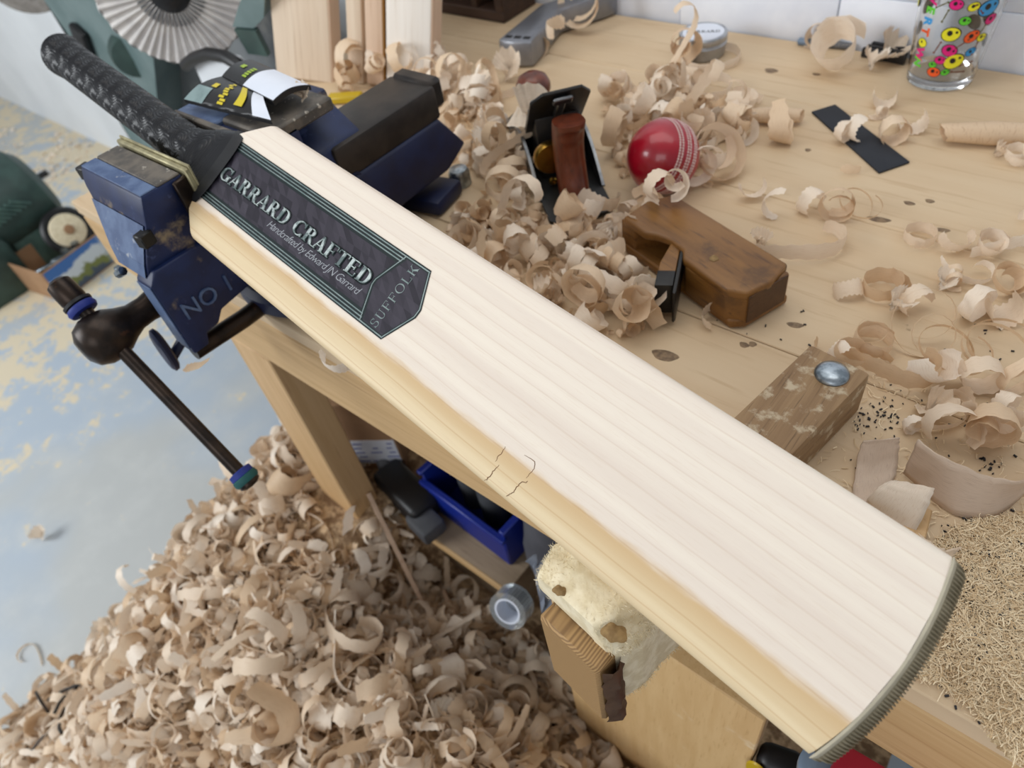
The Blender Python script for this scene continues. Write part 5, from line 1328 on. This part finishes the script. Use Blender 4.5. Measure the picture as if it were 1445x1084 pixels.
while n_ < 168 and tries < 6000:
    tries += 1
    x, y = rnd.uniform(min(xs), max(xs)), rnd.uniform(min(ysd), max(ysd))
    if not inside((x, y), drift) or blocked(x, y): continue
    kd = rnd.choice(kinds); s = rnd.uniform(.75, 1.35)
    rot = Quaternion(V((rnd.gauss(0, 1), rnd.gauss(0, 1), rnd.gauss(0, 1))).normalized(), rnd.uniform(0, 6.28)).to_matrix()
    lift = 0 if n_ < 95 else rnd.uniform(.006, .018)
    ix = rnd.randrange(9); place(kd, ix, (x, y, lift), rot, s, desc(kd, ix) + (' lying low ' if lift == 0 else ' on top of the drift ') + drift_region(x, y), GL); n_ += 1
# a few more on the bench behind the vise and at the foot of the boards
n_ = 0
foot = [(P(x, y).x, P(x, y).y) for x, y in ((470, 130), (500, 100), (590, 95), (660, 110), (640, 150), (600, 150), (560, 115), (500, 145))]
while n_ < 22:
    x, y = rnd.uniform(-.95, -.60), rnd.uniform(.50, .72)
    if not inside((x, y), foot) or (abs(x + .563) < .05 and y < .5): continue
    rot = Quaternion(V((rnd.gauss(0, 1), rnd.gauss(0, 1), rnd.gauss(0, 1))).normalized(), rnd.uniform(0, 6.28)).to_matrix()
    kd, ix = rnd.choice(kinds), rnd.randrange(9); place(kd, ix, (x, y, rnd.choice((0, .01, .02))), rot, rnd.uniform(.9, 1.5), desc(kd, ix) + ' heaped at the foot of the leaning boards', 'shavings at the foot of the boards'); n_ += 1
# crumbs of shaving over the drift: too small to pick apart
def scatter(name, n, where, size, mat_, label, cat, kinds_, zf=lambda x, y: 0.0):
    VV, FF, UU, base = [], [], [], 0
    for _ in range(n):
        q = where()
        if q is None: continue
        x, y = q; a = KIND[rnd.choice(kinds_)]; a = a[rnd.randrange(len(a))][0]
        s = rnd.uniform(*size)
        R = Quaternion(V((rnd.gauss(0, 1), rnd.gauss(0, 1), rnd.gauss(0, 1))).normalized(), rnd.uniform(0, 6.28)).to_matrix() * s
        pts = [R @ v for v in a[0]]; zl = min(p.z for p in pts); zz = zf(x, y)
        if zz > 0 or name != 'shaving_crumbs': off = V((x, y, zz + rnd.uniform(-.2, .35) * -zl))
        else: off = V((x, y, -zl))
        VV += [tuple(p + off) for p in pts]; FF += [tuple(i + base for i in f) for f in a[1]]; UU.append((a[1], a[2])); base += len(pts)
    me = bpy.data.meshes.new(name); me.from_pydata(VV, [], FF); uvl = me.uv_layers.new(name='UVMap')
    flat = [c for fs_, us_ in UU for f in fs_ for i in f for c in us_[i]]
    uvl.data.foreach_set('uv', flat); me.polygons.foreach_set('use_smooth', [True] * len(me.polygons)); me.materials.append(mat_)
    o = bpy.data.objects.new(name, me); COL.objects.link(o); tag(o, label, cat, None, 'stuff'); return o
def in_drift():
    for _ in range(60):
        x, y = rnd.uniform(min(xs), max(xs)), rnd.uniform(min(ysd), max(ysd))
        if inside((x, y), drift) and not blocked(x, y): return x, y
scatter('shaving_crumbs', 420, in_drift, (.25, .8), m_shavt, 'fine crumbs of shaving under the drift around the planes', 'shavings', ['curl', 'scrap', 'chip'])

# ---------------------------------------------------------------- heap on the floor
def heap(x, y):
    hx_ = smooth(-1.22, -.78, x); hy_ = smooth(-.62, .12, y)
    back = 1 - .35 * smooth(.30, .55, y)
    h = .43 * hx_ ** 1.1 * hy_ ** .9 * back
    h *= 1 - .25 * smooth(-.35, .05, x)
    h *= 1 - .34 * smooth(-.62, -.54, x) * smooth(.02, .24, y)
    return -.86 + h * (1 + .10 * noise.noise(V((x * 6, y * 6, 0)))) + .012 * noise.noise(V((x * 22, y * 22, 3)))
t = NT('heap_bed'); t.set(.9); v = t.coord('Object'); a = t.noise(v, 60, 5, .7); b = t.noise(v, 220, 3, .7)
t.base(t.mix(t.ramp(a, .4, .62), lin((140, 110, 80)), lin((214, 184, 146)))); t.bump(b, .8, .006); m_heapbed = t.m
g = G(); g.grid(90, 70, lambda a, b: V((-1.25 + 1.35 * a, -.62 + 1.1 * b, heap(-1.25 + 1.35 * a, -.62 + 1.1 * b) - .006)))
tag(g.build('shaving_heap', m_heapbed, angle=0), 'packed base of the big shavings heap on the floor by the bench leg', 'heap', None, 'stuff')
def free_spot(x, y):
    if .15 < y and (-.72 < x < -.61) and y < .26: return False
    if y > .195 and x > -.265: return False
    if y > .25 and x > -.70: return False
    return True
def in_heap():
    for _ in range(80):
        x, y = rnd.uniform(-1.20, -.05), rnd.uniform(-.50, .36)
        if free_spot(x, y) and heap(x, y) > -.855:
            px, py, dz = proj((x, y, heap(x, y)))
            if -40 < px < 1000 and py < 1140: return x, y
scatter('shaving_layer', 3300, in_heap, (.55, 1.7), m_shav, 'countless pale shavings covering the heap on the floor', 'shavings', ['curl', 'curl', 'hoop', 'strip', 'arch', 'scrap', 'helix', 'chip', 'strip'], heap)
scatter('shaving_layer', 1000, in_heap, (.6, 1.8), m_shavt, 'countless tan shavings mixed into the heap on the floor', 'shavings', ['curl', 'arch', 'scrap', 'strip', 'chip'], heap)
n_ = 0
while n_ < 46:
    x, y = rnd.uniform(-1.1, -.12), rnd.uniform(-.22, .22)
    if not free_spot(x, y) or heap(x, y) < -.70: continue
    rot = Quaternion(V((rnd.gauss(0, 1), rnd.gauss(0, 1), rnd.gauss(0, 1))).normalized(), rnd.uniform(0, 6.28)).to_matrix()
    kd, ix = rnd.choice(kinds), rnd.randrange(9); q_ = proj((x, y, heap(x, y))); place(kd, ix, (x, y, heap(x, y) - .004), rot, rnd.uniform(1.1, 2.0), 'large ' + desc(kd, ix) + ' on the ' + ('top' if q_[1] < 860 else 'lower') + (' left' if q_[0] < 400 else ' right') + ' of the floor heap', 'large shavings on top of the floor heap'); n_ += 1
# sticks in the heap
for k, (x0, y0, x1, y1, lab) in enumerate(((340, 900, 352, 1048, 'straight wood sliver stuck in the left of the floor heap'), (545, 745, 590, 840, 'long tan sliver lying on the heap below the shelf'), (640, 870, 610, 800, 'flat tan sliver on the heap beside the shelf corner'))):
    a = P(x0, y0, -.70 if k == 0 else -.50); b = P(x1, y1, -.66 if k == 0 else -.50)
    a.z = heap(a.x, a.y) + .02; b.z = heap(b.x, b.y) + .012
    g = G(); d = b - a; g.box(a.lerp(b, .5), (d.length, .007, .0025), frame(d, V((0, 1, .2))), bev=.0006); tag(g.build('wood_sliver', m_cleftp), lab, 'sliver')
DK = ((65, 985, 95, 1020), (90, 1000, 165, 995), (150, 990, 128, 1070), (190, 980, 240, 965), (80, 1084, 125, 1048), (120, 1030, 130, 1000), (195, 995, 222, 950), (155, 1060, 165, 1075))
for k, (x0, y0, x1, y1) in enumerate(DK):
    a = P(x0, y0, -.85); b = P(x1, y1, -.85); a.z = max(heap(a.x, a.y), -.86) + .030; b.z = max(heap(b.x, b.y), -.86) + .026
    g = G(); g.tube([a, a.lerp(b, .5) + V((0, 0, .004)), b], .0028, 6); tag(g.build('dark_twig', m_blackmetal if k % 2 else m_iron), 'thin dark stick lying at the lower left edge of the heap', 'stick', 'dark sticks at the edge of the heap')
# single shavings on the floor
def fl(px, py, kd, ix, rot, sc, lab):
    p = P(px, py, -.855); place(kd, ix, (p.x, p.y, -.86), rot, sc, lab)
fl(42, 922, 'strip', 1, (0, 0, 1.0), (1.3, 1.3, .5), 'white paper like curl lying alone on the floor at lower left')
fl(62, 758, 'scrap', 0, (.2, .1, .4), 1.6, 'small white shaving scrap alone on the grey floor')
fl(398, 622, 'curl', 1, standing(.4), 1.5, 'tan curl on the floor left of the bench leg')
fl(372, 716, 'curl', 4, standing(1.0), 1.2, 'small curl on the floor just left of the heap top')
a = Py(262, 497, .12); place('chip', 0, (a.x + .008, a.y, a.z - .012), (1.1, .9, .3), (1.3, 1.3, 1.6), 'pale shaving clinging to the blue vise lever', rest=False)
a = Py(474, 512, .196); place('arch', 1, (a.x, a.y, a.z), (.3, .2, .2), 1.1, 'white curled shaving clinging to the bench front under the bat', rest=False)
a = P(452, 131, .1725); place('scrap', 0, (P(430, 142, .168).x, P(430, 142, .168).y, .167), (.2, .2, .3), .7, 'tiny white shaving on the grey vise top')
# dust flakes on the far floor
g = G()
for _ in range(1500):
    px, py = rnd.uniform(-40, 170), rnd.uniform(165, 330)
    p = P(px, py, -.859)
    if p.y > .92 or noise.noise(V((p.x * 4, p.y * 4, 1))) < -.05: continue
    s = rnd.uniform(.004, .014); an = rnd.uniform(0, 6.28); d = V((math.cos(an), math.sin(an), 0)) * s; e = V((-d.y, d.x, 0)) * .4 + V((0, 0, s * .5))
    g._add([p - d, p - e * .4, p + d + V((0, 0, s * .3)), p + e], [(0, 1, 2, 3)])
tag(g.build('floor_dust', m_shav, flip=False, angle=0), 'wood dust and flakes scattered on the far floor', 'dust', None, 'stuff')
# cable on the floor by the wall
g = G(); g.tube([P(0, 226, -.855), P(18, 240, -.855), P(36, 258, -.855)], .006, 8); g.tube([P(40, 258, -.85), P(66, 243, -.85)], .012, 8)
tag(g.build('power_cable', m_black), 'black power cable on the dusty floor behind the green grinder', 'cable')

# ---------------------------------------------------------------- sawdust on the bench
saw = [(1302, 775), (1330, 762), (1370, 738), (1445, 728), (1500, 720), (1500, 1100), (1432, 1070), (1404, 1040), (1372, 1000), (1330, 968), (1292, 956), (1270, 900), (1300, 830)]
sawW = [(P(x, y).x, P(x, y).y) for x, y in saw]
def edge_d(x, y):
    best = 9
    for i in range(len(sawW)):
        a, b = V(sawW[i]), V(sawW[(i + 1) % len(sawW)]); p = V((x, y)); ab = b - a
        f = max(0, min(1, (p - a).dot(ab) / ab.dot(ab))); best = min(best, (p - a - ab * f).length)
    return best
def saw_h(x, y):
    if not inside((x, y), sawW): return -.004
    d = edge_d(x, y)
    return .0005 + .0075 * smooth(0, .03, d) + .0022 * noise.noise(V((x * 90, y * 90, 0))) + .0012 * noise.noise(V((x * 260, y * 260, 5)))
sx0, sx1 = min(p[0] for p in sawW), max(p[0] for p in sawW); sy0, sy1 = min(p[1] for p in sawW), max(p[1] for p in sawW)
g = G(); g.grid(90, 110, lambda a, b: V((sx0 + (sx1 - sx0) * a, sy0 + (sy1 - sy0) * b, saw_h(sx0 + (sx1 - sx0) * a, sy0 + (sy1 - sy0) * b))))
bm_ = g.bm
for f in [f for f in bm_.faces if all(v.co.z <= -.0039 for v in f.verts)]: bm_.faces.remove(f)
tag(g.build('sawdust', m_sawdust, angle=0), 'mound of coarse sawdust at the front right corner of the bench', 'sawdust', None, 'stuff')
def fibres(n, poly_pts, inside_fn, zf, lmin, lmax, w):
    g = G(); c = 0
    x0, x1 = min(p[0] for p in poly_pts), max(p[0] for p in poly_pts); y0, y1 = min(p[1] for p in poly_pts), max(p[1] for p in poly_pts)
    VV, FF = [], []
    while c < n:
        x, y = rnd.uniform(x0, x1), rnd.uniform(y0 - .002, y1)
        if not inside_fn(x, y): continue
        c += 1; z = max(0, zf(x, y)) + rnd.uniform(0, .0018); an = rnd.uniform(0, 6.28); l = rnd.uniform(lmin, lmax) * (1 if rnd.random() < .93 else 2.4)
        bend = rnd.uniform(-1.8, 1.8); p = V((x, y, z)); b0_ = len(VV); el = rnd.uniform(-.25, .5); ww = w * rnd.uniform(.6, 1.8)
        m = 4
        for i in range(m):
            d = V((math.cos(an), math.sin(an), el * (1 - 2 * i / (m - 1)))); sd = V((-math.sin(an), math.cos(an), .3)) * ww
            VV += [p - sd, p + sd]; p = p + d * l / (m - 1); an += bend / (m - 1)
        FF += [(b0_ + 2 * i, b0_ + 2 * i + 1, b0_ + 2 * i + 3, b0_ + 2 * i + 2) for i in range(m - 1)]
    g._add(VV, FF); return g
t = NT('sawdust_strand'); t.set(.85); ge = t.n('ShaderNodeNewGeometry')
t.base(t.mix(ge.outputs['Random Per Island'], lin((246, 228, 194)), lin((204, 174, 132)))); m_strand = t.m
g = fibres(24000, sawW, lambda x, y: inside((x, y), sawW), saw_h, .002, .0058, .00016)
tag(g.build('sawdust_fibre', m_strand, flip=False, angle=0), 'coarse curly sawdust fibres covering the mound', 'sawdust', None, 'stuff')
g = fibres(420, [(P(x, y).x, P(x, y).y) for x, y in ((1180, 580), (1445, 600), (1445, 740), (1290, 770), (1130, 700))], lambda x, y: True, lambda x, y: 0, .003, .007, .0002)
tag(g.build('loose_fibre', m_strand, flip=False, angle=0), 'loose sawdust fibres scattered on the bench by the arm', 'sawdust', None, 'stuff')
g = G()
def speck(px, py, zf=lambda x, y: 0):
    p = P(px, py); z = max(0, zf(p.x, p.y)) + .0012; s = rnd.uniform(.0004, .0011); an = rnd.uniform(0, 6.28)
    g.box((p.x, p.y, z - .0004), (s * 2.2, s, .0009), RZ(an))
for _ in range(700): speck(rnd.uniform(1325, 1445), rnd.gauss(845, 62), saw_h)
for cxp, cyp, sd, n in ((1240, 590, 22, 50), (1225, 655, 12, 20), (1390, 585, 30, 26), (1400, 660, 20, 22), (1320, 775, 14, 16), (1400, 480, 40, 14), (1200, 560, 60, 16), (1110, 470, 40, 8)):
    for _ in range(n): speck(rnd.gauss(cxp, sd), rnd.gauss(cyp, sd * .6))
tag(g.build('black_specks', m_specks, flip=False), 'tiny black specks scattered over the sawdust and bench', 'specks', None, 'stuff')
# dark stains and knots in the bench top are flat marks in the wood
m_knot = MAT('knot', (140, 116, 88), (104, 84, 64), ns=200, rough=.6)
for (px, py, w, h, a_) in ((1122, 459, .0065, .0032, .3), (938, 502, .011, .006, .2), (1283, 287, .005, .003, 0), (1312, 284, .004, .003, 0), (1088, 100, .008, .006, 0), (1240, 310, .010, .004, .2), (1330, 325, .006, .003, .2), (1140, 212, .003, .003, 0), (905, 118, .003, .002, 0), (1050, 487, .004, .003, 0), (1062, 486, .003, .003, 0), (1152, 105, .005, .003, 0)):
    p = P(px, py); g = G(); g.prism([(w * math.cos(q) * (1 + .15 * math.sin(3 * q)), h * math.sin(q)) for q in [2 * math.pi * k / 18 for k in range(18)]], -.0004, .00025, M4(RZ(a_), p))
    g.build('knot', m_knot, bench)
